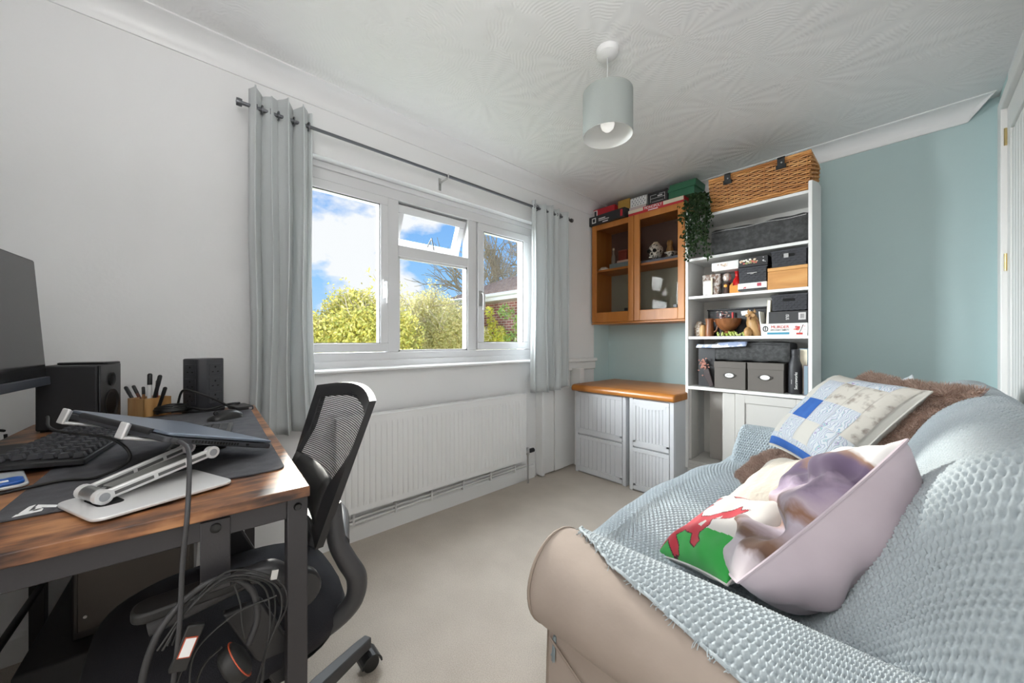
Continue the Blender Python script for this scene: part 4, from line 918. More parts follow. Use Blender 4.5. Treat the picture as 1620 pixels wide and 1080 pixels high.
for a, b in ((CX0, .4525), (.4575, CX1)):
    d_ = MB(); w = .052; d_.box(a, CYF, CZ0 + .004, a + w, CYF + .02, CZ1); d_.box(b - w, CYF, CZ0 + .004, b, CYF + .02, CZ1); d_.box(a + w, CYF, CZ0 + .004, b - w, CYF + .02, CZ0 + .095); d_.box(a + w, CYF, CZ1 - .05, b - w, CYF + .02, CZ1)
    do = d_.build('door', M_or, wc, world=True, bevel=.003)
    MB().box(a + w - .004, CYF + .008, CZ0 + .091, b - w + .004, CYF + .012, CZ1 - .046).build('pane', M_cg_, do, world=True)
    MB().box(b - w - .034, CYF - .005, CZ0 + .096, b - w - .004, CYF + .007, CZ0 + .122).build('catch', M_blk, do, world=True, bevel=.002)
def bx(name, label, cat, x0, x1, z0, z1, yf, yb, m, lid=None, rz=0, group=None, lidm=None, bevel=.0015):
    """carton with its own lid part; front at yf"""
    t = thing(name, label, cat, ((x0 + x1) / 2, (yf + yb) / 2, z0), rz, group); w, d_, h = (x1 - x0) / 2, (yb - yf) / 2, z1 - z0
    if lid:
        MB().box(-w + .002, -d_ + .002, 0, w - .002, d_ - .002, h - .004).build('tray', m, t, bevel=bevel); MB().box(-w, -d_, h - lid, w, d_, h).build('lid', lidm or m, t, bevel=bevel)
    else:
        MB().box(-w, -d_, 0, w, d_, h).build('carton', m, t, bevel=bevel)
        MB().box(-w * .98, -d_ * .985, h, w * .98, -d_ * .02, h + .0008).build('flap', m, t)
    t['hw'] = w; t['hd'] = d_; return t
M_white = mat('white_card', (.80, .80, .78), .5); M_blackc = mat('black_card', (.018, .018, .02), .45); M_redc = mat('red_card', (.50, .02, .03), .4); M_yel = mat('mustard_card', (.50, .29, .055), .5)
M_green = mat('green_card', (.025, .13, .065), .45); M_cream = mat('cream_card', (.66, .60, .47), .55); M_blend = mat('greyblue_card', (.20, .27, .32), .5)
def face(name, t, x0, x1, z0, z1, m, e=.0009):
    return MB().box(x0, -t['hd'] - e, z0, x1, -t['hd'], z1).build(name, m, t)
# games on top of the cabinet
ZT = CZ1 + .001
g1 = bx('game_box', 'black game box overhanging the left end of the wall cabinet', 'box', .008, .395, ZT, ZT + .082, 2.895, 3.10, M_blackc, rz=R(-3))
face('logo_disc', g1, -.16, -.115, .018, .066, M_white); face('logo_centre', g1, -.152, -.123, .026, .058, M_blackc, .0014); face('print_line', g1, -.085, -.01, .040, .052, mat('pale_print', (.55, .53, .52), .6)); face('print_line', g1, -.085, .03, .026, .034, MATS['pale_print']); face('red_band', g1, .150, .172, .012, .070, M_redc); face('print_line', g1, -.04, .02, .006, .014, M_white)
g2 = bx('game_box', 'red game box with white end on top of the black box', 'box', .020, .250, ZT + .084, ZT + .160, 2.95, 3.12, M_redc); face('white_end', g2, -.112, -.070, .006, .068, M_white); face('picture', g2, -.104, -.080, .014, .060, M_blackc, .0014)
g3 = bx('game_box', 'mustard yellow box behind the black and red boxes', 'box', .275, .392, ZT + .084, ZT + .180, 2.965, 3.10, M_yel)
g4 = bx('game_box', 'red and cream property-trading board game box lying flat', 'box', .400, .880, ZT, ZT + .050, 2.925, 3.20, M_redc, lid=.034, lidm=M_redc)
face('cream_panel', g4, -.238, -.10, .020, .048, M_cream); face('cream_panel', g4, .075, .238, .018, .048, M_cream); text('lettering', 'MONOPOLY', M_white, g4, .034, ((-.012, -g4['hd'] - .002, .031), (1, 0, 0), (0, 0, 1)), sx=.80); face('print_line', g4, -.055, .03, .006, .013, M_white, .0012)
g5 = bx('game_box', 'flat mauve card box lying on the red board game', 'box', .405, .562, ZT + .051, ZT + .075, 2.935, 3.10, mat('mauve_card', (.50, .42, .40), .5))
g6 = bx('game_box', 'white dotted card box standing on the mauve box', 'box', .410, .560, ZT + .0765, ZT + .155, 2.945, 3.06, M_white)
for i in range(5):
    for j in range(4):
        pm = MB().prism([(-.060 + i * .026 + (j % 2) * .012, .010 + j * .018), (-.052 + i * .026 + (j % 2) * .012, .018 + j * .018 - .006), (-.052 + i * .026 + (j % 2) * .012 + .004, .018 + j * .018 + .004), (-.060 + i * .026 + (j % 2) * .012, .020 + j * .018)], 'y', -g6['hd'] - .001, -g6['hd']); pm.build('spot', mat('grey_spot', (.25, .27, .30), .6), g6, normals=True)
g7 = bx('game_box', 'black box with thin white outline artwork', 'box', .580, .745, ZT + .051, ZT + .150, 2.935, 3.10, M_blackc)
for q_ in ((-.062, -.060, .018, .076), (.060, .062, .018, .076), (-.062, .062, .046, .048), (-.062, -.01, .074, .076), (.012, .062, .074, .076), (-.05, .05, .018, .0195)): face('outline', g7, *q_, M_white)
face('outline', g7, .0, .04, .055, .066, MATS['pale_print'])
g8 = thing('game_box', 'green card box with sloping lid at the right end of the cabinet', 'box', (.855, 3.02, ZT + .051))
MB().box(-.10, -.085, 0, .10, .085, .06).build('tray', M_green, g8, bevel=.002); lo = MB(); lo.prism([(-.105, .056), (.112, .056), (.118, .105), (-.085, .110)], 'y', -.095, .09); lo.build('lid', M_green, g8, bevel=.002, normals=True)
# inside the cabinet
SZ = 1.774
ib = bx('book', 'blue-grey hardback lying on the cabinet shelf', 'book', .17, .40, SZ, SZ + .048, 2.99, 3.16, M_blend, group='books in the wall cabinet'); ib2 = bx('book', 'pale pink thin book on the blue-grey hardback', 'book', .25, .405, SZ + .049, SZ + .066, 2.99, 3.15, mat('pinkish_card', (.62, .48, .42), .5), group='books in the wall cabinet')
lb = bx('book', 'slate blue book under the glittering skull', 'book', .49, .84, SZ, SZ + .026, 2.985, 3.17, mat('slate_card', (.13, .16, .24), .5), group='books in the wall cabinet')
rb = bx('tin', 'dull red tin standing at the back of the cabinet', 'tin', .225, .315, SZ + .067, SZ + .175, 3.05, 3.14, mat('dull_red', (.26, .045, .03), .5), lid=.02)
db = bx('tin', 'dark maroon tin beside the red tin in the cabinet', 'tin', .325, .415, SZ + .067, SZ + .205, 3.06, 3.15, mat('maroon', (.07, .02, .022), .5), lid=.02)
bt = thing('glass_bottle', 'small clear bottle on the blue-grey book in the cabinet', 'bottle', (.195, 3.02, SZ + .049)); MB().lathe([(.018, 0), (.02, .01), (.02, .07), (.008, .09), (.008, .13)], 16).build('body', mat('murky_glass', (.22, .20, .18), .1), bt, smooth=40, normals=True); MB().lathe([(.009, .13), (.009, .15)], 12).build('stopper', M_cream, bt)
cl_ = thing('cloth_bundle', 'small white cloth bundle at the left of the cabinet shelf', 'cloth', (.105, 3.00, SZ)); 
def lump(a, b, h, seed, n=18, amp=.12):
    r_ = np.random.default_rng(seed); k_ = r_.uniform(0, 6, 6); rows = []
    for i in range(n + 1):
        th = math.pi * i / n / 2; rows.append([((a * math.sin(th)) * (1 + amp * math.sin(3 * f + k_[0] + 2 * th)) * math.cos(f), b * math.sin(th) * (1 + amp * math.sin(4 * f + k_[1])) * math.sin(f), h * math.cos(th) * (1 + amp * math.sin(5 * f + k_[2]) * math.sin(th) * 2)) for f in [2 * math.pi * j / 28 for j in range(28)]])
    m = MB().grid(rows, close_v=True); m.v = [(x, y, max(z, 0)) for x, y, z in m.v]; return m
lump(.052, .045, .032, 2).build('cloth', M_white, cl_, smooth=60)
# glittering skull decanter: chrome mosaic
sk = thing('skull_ornament', 'silver mirrored skull ornament behind the right cabinet door', 'ornament', (.60, 3.03, SZ + .027))
M_mir = mat('mirror_mosaic', (.88, .88, .88), .25, .35, noise=(60, .54, .60), color2=(.05, .05, .05)); M_dk = MATS['void_black']
rows = []
for i in range(15):
    th = math.pi * i / 14
    rows.append([(.062 * math.sin(th) * math.cos(f) * (1 if math.cos(th) > -.2 else .80), .07 * math.sin(th) * math.sin(f), .068 - .068 * -math.cos(th) * (1.05 if math.cos(th) > 0 else 1.0)) for f in [2 * math.pi * j / 24 for j in range(24)]])
MB().grid(rows, close_v=True).build('cranium', M_mir, sk, smooth=25, normals=True)
for x in (-.024, .024): MB().lathe([(.016, -.074), (.013, -.055), (0, -.05)], 14, (x, 0, .066), 'y').build('eye_socket', M_dk, sk, normals=True)
MB().prism([(-.008, .034), (.008, .034), (0, .054)], 'y', -.073, -.06).build('nose_hole', M_dk, sk); MB().box(-.030, -.064, .010, .030, -.05, .022).build('teeth', M_mir, sk, bevel=.002); MB().lathe([(.03, .13), (.032, .134), (.02, .142), (.02, .15), (0, .152)], 16).build('lid', M_cream, sk, smooth=40, normals=True)
def figurine(name, label, x, y, z, m, s=1.0, cat='figurine'):
    t = thing(name, label, cat, (x, y, z)); MB().lathe([(.026 * s, 0), (.028 * s, .008 * s), (.016 * s, .03 * s), (.022 * s, .055 * s), (.014 * s, .08 * s)], 14).build('body', m, t, smooth=50, normals=True)
    MB().lathe([(0, .075 * s), (.014 * s, .082 * s), (.019 * s, .098 * s), (.013 * s, .114 * s), (0, .118 * s)], 14).build('head', m, t, smooth=60, normals=True); return t
M_tan = wood('carved_tan', (.32, .17, .06), (.42, .24, .09), (.5, .3, .13), 2, 25)
figurine('figurine', 'tall tan carved figurine behind the skull ornament', .70, 3.08, SZ + .027, M_tan, 1.35); figurine('figurine', 'short tan carved figurine at the right of the cabinet shelf', .79, 3.09, SZ + .027, M_tan, .95)
tr_ = thing('glass_bowl', 'cut glass bowl beside the skull ornament', 'bowl', (.735, 3.02, SZ + .027)); MB().lathe([(.02, 0), (.022, .006), (.05, .035), (.052, .038), (.046, .036), (.018, .01), (0, .009)], 12).build('bowl', M_mir, tr_, smooth=20, normals=True); MB().lathe([(.018, 0), (.024, .003), (.018, .006)], 12).build('foot', M_mir, tr_, smooth=20, normals=True)
# ================================================================== bookcase
_pre = set(bpy.data.objects)
bc = thing('bookcase', 'tall white bookcase with open shelves and two panelled cupboard doors', 'bookcase', (1.28, 3.08, 0))
BX0, BX1, BYF, BYB, BT = .900, 1.668, 2.905, 3.238, 2.105
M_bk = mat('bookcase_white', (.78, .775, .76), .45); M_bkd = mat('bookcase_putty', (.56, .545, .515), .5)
def side(x0, x1):
    return MB().prism([(BYF, .128), (BYB, .128), (BYB, BT + .05), (BYB - .1, BT + .05), (BYF + .005, BT), (BYF, BT - .02)], 'x', x0, x1)
side(BX0, BX0 + .020).build('side', M_bk, bc, world=True, bevel=.002, normals=True); side(BX1 - .020, BX1).build('side', M_bk, bc, world=True, bevel=.002, normals=True)
MB().box(BX0 + .02, BYB - .008, .10, BX1 - .02, BYB, BT).build('back_panel', mat('bookcase_back', (.60, .59, .56), .6), bc, world=True)
SH = [2.030, 1.715, 1.425, 1.118]
for z in SH: MB().box(BX0 + .0205, BYF + .006, z, BX1 - .0205, BYB - .009, z + .020).build('shelf', M_bk, bc, world=True, bevel=.0015)
MB().box(BX0 + .0205, BYF - .004, .735, BX1 - .0205, BYB - .009, .758).build('counter', M_bk, bc, world=True, bevel=.003)
MB().box(BX0 + .0205, BYF + .006, .165, BX1 - .0205, BYB - .009, .19).build('bottom_shelf', M_bkd, bc, world=True, bevel=.0015); MB().box(BX0 + .0205, BYF + .004, .128, BX1 - .0205, BYF + .020, .1645).build('plinth', M_bkd, bc, world=True); MB().box(BX0 + .001, BYF + .030, -.0915, BX1 - .001, BYB - .01, .127).build('base_box', M_bk, bc, world=True)
MB().box(1.2360, BYF + .022, .191, 1.2460, BYB - .009, .734).build('divider', M_bkd, bc, world=True)
# right cupboard door closed, left one swung open to the inside
w = .058; a, b, z0, z1 = 1.243, BX1 - .022, .194, .730
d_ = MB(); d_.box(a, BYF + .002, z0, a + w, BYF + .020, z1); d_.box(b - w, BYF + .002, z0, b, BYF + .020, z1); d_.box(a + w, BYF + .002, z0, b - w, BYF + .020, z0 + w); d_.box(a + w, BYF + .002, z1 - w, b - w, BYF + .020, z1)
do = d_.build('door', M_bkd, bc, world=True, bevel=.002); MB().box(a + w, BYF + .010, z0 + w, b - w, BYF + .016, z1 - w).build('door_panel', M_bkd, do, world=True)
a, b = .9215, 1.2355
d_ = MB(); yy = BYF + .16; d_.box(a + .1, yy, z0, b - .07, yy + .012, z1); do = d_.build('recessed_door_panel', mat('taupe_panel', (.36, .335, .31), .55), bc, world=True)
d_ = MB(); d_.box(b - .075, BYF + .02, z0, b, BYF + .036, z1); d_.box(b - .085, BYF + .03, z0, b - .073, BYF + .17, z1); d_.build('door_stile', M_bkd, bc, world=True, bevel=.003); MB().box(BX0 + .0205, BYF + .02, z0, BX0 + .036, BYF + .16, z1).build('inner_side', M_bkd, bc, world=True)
# ------------------------------------------------------------------ things on the bookcase
M_wk = wood('willow', (.34, .13, .030), (.52, .23, .065), (.66, .35, .12), 0, 30, .5)
wk = thing('wicker_hamper', 'honey wicker hamper with two black leather straps on top of the bookcase', 'basket', (1.362, 3.075, 2.0505))
HXw, HYw, HHw = .283, .145, .235
def flare(z): return 1 + .05 * z / HHw
ws = []
nw = 15
for k in range(nw):
    z = .034 + (HHw - .050) * k / (nw - 1); f_ = flare(z); path = []
    per = [(-HXw, -HYw), (HXw, -HYw), (HXw, HYw), (-HXw, HYw)]
    for s_ in range(4):
        p0, p1 = np.array(per[s_]), np.array(per[(s_ + 1) % 4]); L_ = np.linalg.norm(p1 - p0); n_ = max(6, int(L_ / .012))
        nrm_ = nrm((p1 - p0)[::-1] * np.array((1, -1)))
        for j in range(n_):
            t = j / n_; p = (p0 + (p1 - p0) * t) * f_ + nrm_ * .0055 * math.sin(math.pi * L_ * t / .044 + k * math.pi); path.append((p[0], p[1], z))
    o = MB().tube(path, .0056, 5, closed=True).build('willow_strand', M_wk, wk, smooth=60)
for s_, rng_ in (('x', np.arange(-HXw + .022, HXw, .044)), ('y', np.arange(-HYw + .022, HYw, .044))):
    for q_ in rng_:
        for sg in (-1, 1):
            p0 = (q_, sg * HYw, .01) if s_ == 'x' else (sg * HXw, q_, .01); f_ = flare(HHw)
            MB().tube([p0, (p0[0] * f_, p0[1] * f_, HHw)], .0030, 5).build('stake', M_wk, wk, smooth=60)
for z0, r_, nb in ((.012, .0085, 1), (.026, .0075, 2), (HHw - .006, .0065, 3)):
    f_ = flare(z0); pth = []
    for s_ in range(4):
        p0, p1 = np.array(per[s_]) * f_, np.array(per[(s_ + 1) % 4]) * f_; n_ = 30
        for j in range(n_): t = j / n_; p = p0 + (p1 - p0) * t; pth.append((p[0], p[1], z0 + .003 * math.sin(j * 1.6)))
    MB().tube(pth, r_, 6, closed=True).build('border_plait', M_wk, wk, smooth=60)
ld = MB()
for k in range(16):
    y = -HYw * 1.06 + k * (2 * HYw * 1.06) / 15; ld.tube([(-HXw * 1.055, y, HHw + .009 + .002 * (k % 2)), (HXw * 1.055, y, HHw + .009 + .002 * (k % 2))], .0085, 6)
ld.build('lid', M_wk, wk, smooth=60)
M_lth = mat('black_leather', (.012, .012, .012), .5)
for x in (-.17, .145):
    so = MB().prism([(-HYw * 1.06 + .05, HHw + .021), (-HYw * 1.06 - .012, HHw + .021), (-HYw * 1.06 - .018, HHw + .006), (-HYw * 1.05 - .014, HHw - .055), (-HYw * 1.05 - .010, HHw - .055), (-HYw * 1.06 - .013, HHw + .003), (-HYw * 1.06 - .008, HHw + .017), (-HYw * 1.06 + .05, HHw + .017)], 'x', x - .020, x + .020).build('strap', M_lth, wk, normals=True)
    MB().lathe([(.005, -HYw * 1.06 - .022), (.005, -HYw * 1.06 - .014)], 10, (x + .004, 0, HHw - .02), 'y').build('stud', M_steel, so)
    MB().box(x - .028, -HYw * 1.06 - .0145, HHw - .058, x + .028, -HYw * 1.06 - .008, HHw - .030).build('strap_tab', M_lth, so, bevel=.003)
MB().box(-HXw + .006, -HYw + .006, .006, HXw - .006, HYw - .006, HHw - .004).build('gap_shade_block', mat('basket_shadow', (.07, .028, .010), .9), wk)  # dark block inside the weave; its colour stands in for shade between strands
# trailing plant
pv = thing('trailing_plant', 'dark green trailing ivy hanging over the bookcase corner', 'plant', (.98, 3.02, 2.0505))
M_iv = leaf_mat('ivy_leaf', [(.012, .035, .010), (.03, .075, .02), (.018, .05, .014), (.06, .11, .035)])
MB().lathe([(.042, 0), (.055, .085), (.058, .09), (.05, .09), (.04, .075), (0, .074)], 18).build('pot', mat('dark_pot', (.06, .05, .045), .6), pv, smooth=40, normals=True)
r_ = np.random.default_rng(41); vin = MB(); lf_pts = []
for k in range(20):
    a = r_.uniform(-.8, 1.1); x1 = -.075 + .19 * (k / 19) + r_.normal(0, .012); L_ = r_.uniform(.16, .36) if k % 3 else r_.uniform(.02, .12); yf = -.135 - r_.uniform(0, .06)
    p_ = bez([(0, 0, .085), (x1 * .4, -.06, .13 + r_.uniform(0, .05)), (x1 * .9, yf, .06 + r_.uniform(-.02, .03)), (x1 + r_.normal(0, .015), yf - .01, -L_ * .5), (x1 + r_.normal(0, .02), yf + r_.normal(0, .01), -L_)], 28)
    vin.tube(p_, .0015, 5); lf_pts += [q for q in p_[6:] for _ in range(3)]
vin.build('vine', mat('vine_stem', (.05, .08, .03), .7), pv)
lf_pts = np.array(lf_pts); nl = len(lf_pts); r_ = np.random.default_rng(43)
c0 = lf_pts + r_.normal(0, .013, (nl, 3)); aa = r_.normal(size=(nl, 3)) + np.array((0, 0, -.9)); aa /= np.linalg.norm(aa, axis=1)[:, None]; bb = np.cross(aa, r_.normal(size=(nl, 3)) * .5 + np.array((0, -1, 0))); bb /= np.linalg.norm(bb, axis=1)[:, None]; nn = np.cross(aa, bb); ss = r_.uniform(.011, .019, nl)[:, None]
V_ = np.stack([c0, c0 + aa * ss * .5 + bb * ss * .55 + nn * ss * .15, c0 + aa * ss * 1.5, c0 + aa * ss * .5 - bb * ss * .55 + nn * ss * .15], 1)
lfm = fast_mesh('leaf', np.zeros((4, 3)) if False else V_[0] , [[0, 1, 2, 3]], M_iv, pv, smooth=False)
big = np.argsort(-ss[:, 0])[:280]; rest = np.array([i for i in range(nl) if i not in set(big.tolist())]); bpy.data.objects.remove(lfm)
for i in big:
    fast_mesh('leaf', V_[i], [[0, 1, 2, 3]], M_iv, pv, smooth=False)
o = fast_mesh('leaf_cluster', V_[rest].reshape(-1, 3), np.arange(len(rest) * 4).reshape(-1, 4), M_iv, pv, smooth=False); o['kind'] = 'stuff'
# long grey fabric bags
M_felt = mat('charcoal_felt', (.045, .046, .046), .95, noise=(40, .4, .65), color2=(.075, .076, .076), bump=(120, .3))
def soft_bag(label, x0, x1, z0, z1, yf, yb, sag=.0):
    t = thing('storage_bag', label, 'storage bag', ((x0 + x1) / 2, (yf + yb) / 2, z0), group='charcoal fabric bags in the bookcase')
    w, d_, h = (x1 - x0) / 2, (yb - yf) / 2, z1 - z0; rows = []
    for i in range(25):
        s_ = -1 + 2 * i / 24; e_ = (1 - abs(s_) ** 10) ** .3 if abs(s_) < 1 else 0.0; ring = []
        for j in range(32):
            f = 2 * math.pi * j / 32; cy, cz = math.copysign(abs(math.cos(f)) ** .28, math.cos(f)), math.copysign(abs(math.sin(f)) ** .28, math.sin(f))
            zz = h / 2 + cz * h / 2 * (.9 + .1 * e_) - sag * (1 - abs(s_)) * max(0, cz) + .004 * math.sin(9 * s_ + 2 * f); ring.append((s_ * w, cy * d_ * (.92 + .08 * e_) + .003 * math.sin(13 * s_), max(0, zz)))
        rows.append(ring)
    m = MB().grid(rows, close_v=True); m.f += [tuple(range(32)), tuple(range(24 * 32, 25 * 32))[::-1]]; m.mi += [0, 0]
    m.build('bag', M_felt, t, smooth=50, normals=True); zp = [( s_ * w * .98, -d_ * .985 - .001, h * .86 + .003 * math.sin(7 * s_)) for s_ in np.linspace(-1, 1, 30)]
    MB().tube(zp, .0025, 5).build('zip', M_steel if sag else M_mattblk, t, smooth=60); return t
soft_bag('long charcoal fabric storage bag under the wicker hamper', 1.075, 1.640, 1.736, 1.932, 2.93, 3.20, .012)
soft_bag('charcoal fabric storage bag behind the two grey lidded boxes', 1.09, 1.545, .9585, 1.098, 2.955, 3.20)
# woven black baskets
def weave_basket(label, x0, x1, z0, z1, yf, yb, hole=True, tagm=None):
    t = thing('woven_basket', label, 'basket', ((x0 + x1) / 2, (yf + yb) / 2, z0), group='black woven plastic baskets in the bookcase'); w, d_, h = (x1 - x0) / 2, (yb - yf) / 2, z1 - z0
    m = MB(); m.taper((0, 0, 0), w * .93, d_ * .93, (0, 0, h), w * .985, d_ * .985); m.build('body', mat('basket_black', (.016, .017, .022), .5), t, bevel=.004)
    nx, nz_ = max(6, int(2 * w / .016)), max(4, int(h / .014)); wv = MB()
    for i in range(nx):
        for j in range(nz_):
            x = -w * .93 + (i + .5) * 2 * w * .93 / nx; z = (j + .5) * h / nz_; fy = -d_ * (.93 + .055 * z / h)
            if hole and abs(x) < .036 and abs(z - h * .66) < .014: continue
            sg = 1 if (i + j) % 2 else -1
            wv.obox((x, fy - .0012, z), (.0085, 0, .0034 * sg), (0, .0022, 0), (-.0013 * sg, 0, .0042))
    o = wv.build('weave', mat('basket_weave', (.030, .032, .040), .45), t); o['kind'] = 'stuff'
    for sx_ in (-1, 1): MB().box(sx_ * w * .985 - .004, -d_, h - .010, sx_ * w * .985 + .004, d_, h).build('rim', MATS['basket_weave'], t, bevel=.002)
    MB().box(-w * .98, -d_ - .001, h - .010, w * .98, -d_ * .96, h).build('rim', MATS['basket_weave'], t, bevel=.002)
    if hole: MB().prism(rrect(-.033, h * .66 - .009, .033, h * .66 + .009, .009), 'y', -d_ * .966 - .004, -d_ * .93).build('handle_hole', M_dk, t, normals=True)
    if tagm: MB().box(tagm[0], -d_ * .97 - .006, tagm[1], tagm[2], -d_ * .97 - .004, tagm[3]).build('label_tag', mat('dull_tag', (.42, .41, .40), .5), t)
    return t
weave_basket('black woven basket with grey tag on top of the pine box', 1.448, 1.640, 1.589, 1.700, 2.925, 3.17, True, (-.025, .058, .0, .085))
_wb = weave_basket('black woven basket under the puzzle boxes', 1.252, 1.425, 1.508, 1.618, 2.935, 3.17, False)
_cl = MB().box(-.030, -.1245, .064, .030, -.1195, .070).build('handle_clip', M_steel, _wb, bevel=.001); MB().box(-.010, -.1245, .058, .010, -.1205, .063).build('tongue', M_steel, _cl, bevel=.001)
weave_basket('black woven basket on top of the dark electronics box', 1.446, 1.640, 1.302, 1.410, 2.94, 3.18, True)
pnb = thing('pine_box', 'plain pine wooden box on the bookcase shelf', 'box', (1.538, 3.04, 1.4455)); M_pine = wood('pine', (.46, .20, .05), (.60, .29, .085), (.66, .35, .12), 0, 12, .5)
MB().box(-.105, -.125, 0, .105, .12, .118).build('box', M_pine, pnb, bevel=.002); MB().box(-.106, -.127, .119, .106, .122, .142).build('sliding_lid', M_pine, pnb, bevel=.002)
# puzzle boxes
def art(t, cols, x0, x1, z0, z1, n, seed, s=.008):
    r_ = np.random.default_rng(seed)
    for k in range(n):
        x, z = r_.uniform(x0 + s, x1 - s), r_.uniform(z0 + s * .6, z1 - s * .6); a, b = r_.uniform(.4, 1.0, 2) * s; c = cols[k % len(cols)]
        ph = r_.uniform(0, 6); pts = [(x + a * math.cos(q + .3 * math.sin(2 * q + ph)), z + b * .7 * math.sin(q)) for q in [2 * math.pi * j / 7 for j in range(7)]]
        MB().prism(pts, 'y', -t['hd'] - .0012 - .00006 * k, -t['hd']).build('print_patch', mat('print_%d_%d_%d' % tuple(int(v * 99) for v in c), c, .55), t, normals=True)
p1_ = bx('puzzle_box', 'white puzzle box with pale picture resting across the shelf', 'box', 1.078, 1.255, 1.6195, 1.680, 2.935, 3.14, M_white, lid=.05); art(p1_, [(.65, .45, .25), (.7, .6, .5), (.5, .4, .35), (.75, .7, .68)], -.06, .03, .022, .052, 16, 5, .010)
p2_ = bx('puzzle_box', 'black puzzle box with busy colourful picture', 'box', 1.258, 1.432, 1.6195, 1.683, 2.925, 3.13, M_blackc, lid=.05); art(p2_, [(.75, .65, .5), (.5, .25, .12), (.8, .78, .7), (.3, .32, .12), (.55, .12, .1)], -.085, .04, .016, .055, 34, 6, .010); art(p2_, [(.7, .7, .7)], .05, .08, .014, .056, 8, 8, .005)
bb_ = bx('game_box', 'low white card box with red marks under the black basket', 'box', 1.252, 1.425, 1.4555, 1.5065, 2.93, 3.15, M_white); face('dark_base', bb_, -.085, .085, .0, .012, M_blackc); art(bb_, [(.55, .1, .12)], -.07, -.03, .012, .03, 4, 9, .008); face('red_mark', bb_, .030, .055, .024, .046, mat('crimson', (.45, .05, .09), .5))
# bags and bottles
cbg = thing('gift_bag', 'clear bag of white and brown trinkets on the upper shelf', 'bag', (1.055, 3.02, 1.4460)); pz_ = MB().taper((0, 0, 0), .055, .04, (0, 0, .165), .066, .03); pz_.build('bag', mat('cellophane', (.50, .46, .43), .12, noise=(45, .45, .55), color2=(.20, .13, .10)), cbg, bevel=.008); MB().box(-.05, -.046, .01, .01, -.041, .11).build('white_insert', M_white, cbg); MB().box(.004, -.048, .0, .016, -.042, .135).build('card_strip', M_cream, cbg)
nk2 = thing('nutcracker', 'dark figure with round silver head on the upper shelf', 'figurine', (1.158, 3.015, 1.4460)); MB().lathe([(.022, 0), (.024, .01), (.020, .06), (.024, .09)], 14).build('body', mat('dark_brown_felt', (.05, .02, .012), .7), nk2, smooth=50); MB().lathe([(0, .095), (.022, .105), (.030, .13), (.022, .155), (0, .165)], 16).build('head', mat('foil_head', (.55, .42, .36), .25, .4, noise=(50, .45, .6), color2=(.7, .65, .6)), nk2, smooth=40, normals=True); MB().lathe([(0, -.027), (.011, -.025), (.011, -.021)], 14, (-.004, 0, .065), 'y').build('badge', mat('gold_badge', (.8, .35, .03), .4), nk2, normals=True)
rbt = thing('bottle', 'red bottle behind a yellow card sleeve on the upper shelf', 'bottle', (1.222, 3.02, 1.4460)); M_red = mat('glossy_red', (.55, .012, .012), .15); MB().lathe([(.027, 0), (.029, .01), (.029, .085), (.022, .11), (.012, .125), (.012, .155), (.015, .158), (.015, .168), (0, .169)], 20).build('body', M_red, rbt, smooth=50, normals=True); MB().box(-.040, -.036, 0, .028, -.030, .062).build('sleeve', mat('amber_card', (.62, .25, .02), .4), rbt, bevel=.002); MB().prism([(-.040, .062), (-.018, .062), (-.018, .085)], 'y', -.036, -.030).build('sleeve_peak', MATS['amber_card'], rbt, normals=True)
# carved pieces on the third shelf
Z3 = 1.1385
M_mah = wood('mahogany', (.12, .035, .012), (.20, .07, .022), (.28, .11, .04), 2, 14, .4)
def elephant_jar(): 
    t = thing('carved_jar', 'white and brown carved jar at the left of the third shelf', 'jar', (.968, 3.00, Z3)); MB().lathe([(.026, 0), (.034, .02), (.036, .07), (.026, .10), (.018, .115), (0, .12)], 18).build('body', mat('speckled_white', (.62, .58, .52), .6, noise=(60, .45, .55), color2=(.30, .2, .13)), t, smooth=50, normals=True)
    MB().lathe([(.018, .0), (.024, .015), (.026, .06), (.016, .085), (0, .09)], 14, (.034, -.018, 0)).build('side_jar', M_tan, t, smooth=50, normals=True); return t
elephant_jar()
jg = thing('wooden_jug', 'tall mahogany jug beside the wooden bowl', 'jug', (1.045, 2.99, Z3)); MB().lathe([(.027, 0), (.030, .02), (.027, .07), (.024, .10), (.03, .135), (.026, .135), (.02, .10), (0, .09)], 18).build('body', M_mah, jg, smooth=50, normals=True); MB().tube(bez([(.028, 0, .12), (.055, 0, .10), (.050, 0, .05), (.028, 0, .03)], 16), .006, 8).build('handle', M_mah, jg, smooth=60)
bw = thing('wooden_bowl', 'carved brown wooden bowl raised on the shelf', 'bowl', (1.165, 3.01, Z3)); MB().lathe([(.03, 0), (.032, .012), (.020, .035), (.05, .052), (.078, .09), (.088, .130), (.082, .130), (.070, .095), (.03, .065), (0, .062)], 28).build('bowl', M_mah, bw, smooth=50, normals=True); MB().lathe([(.026, 0), (.034, .003), (.034, .010), (.022, .014)], 20).build('foot_ring', M_mah, bw, smooth=40)
ow = thing('owl_carving', 'carved tan wooden owl on the third shelf', 'carving', (1.345, 3.00, Z3)); 
ob = []
for i in range(17):
    t_ = i / 16; z = .175 * t_; rr_ = .045 * (math.sin(math.pi * (.18 + .72 * t_)) ** .8) * (1.0 if t_ < .62 else .92); ob.append([(rr_ * math.cos(f) * .95 - .03 * t_, rr_ * math.sin(f), z) for f in [2 * math.pi * j / 20 for j in range(20)]])
om = MB().grid(ob, close_v=True); om.f.append(tuple(range(16 * 20, 17 * 20))); om.mi.append(0); om.build('body', M_tan, ow, smooth=50, normals=True)
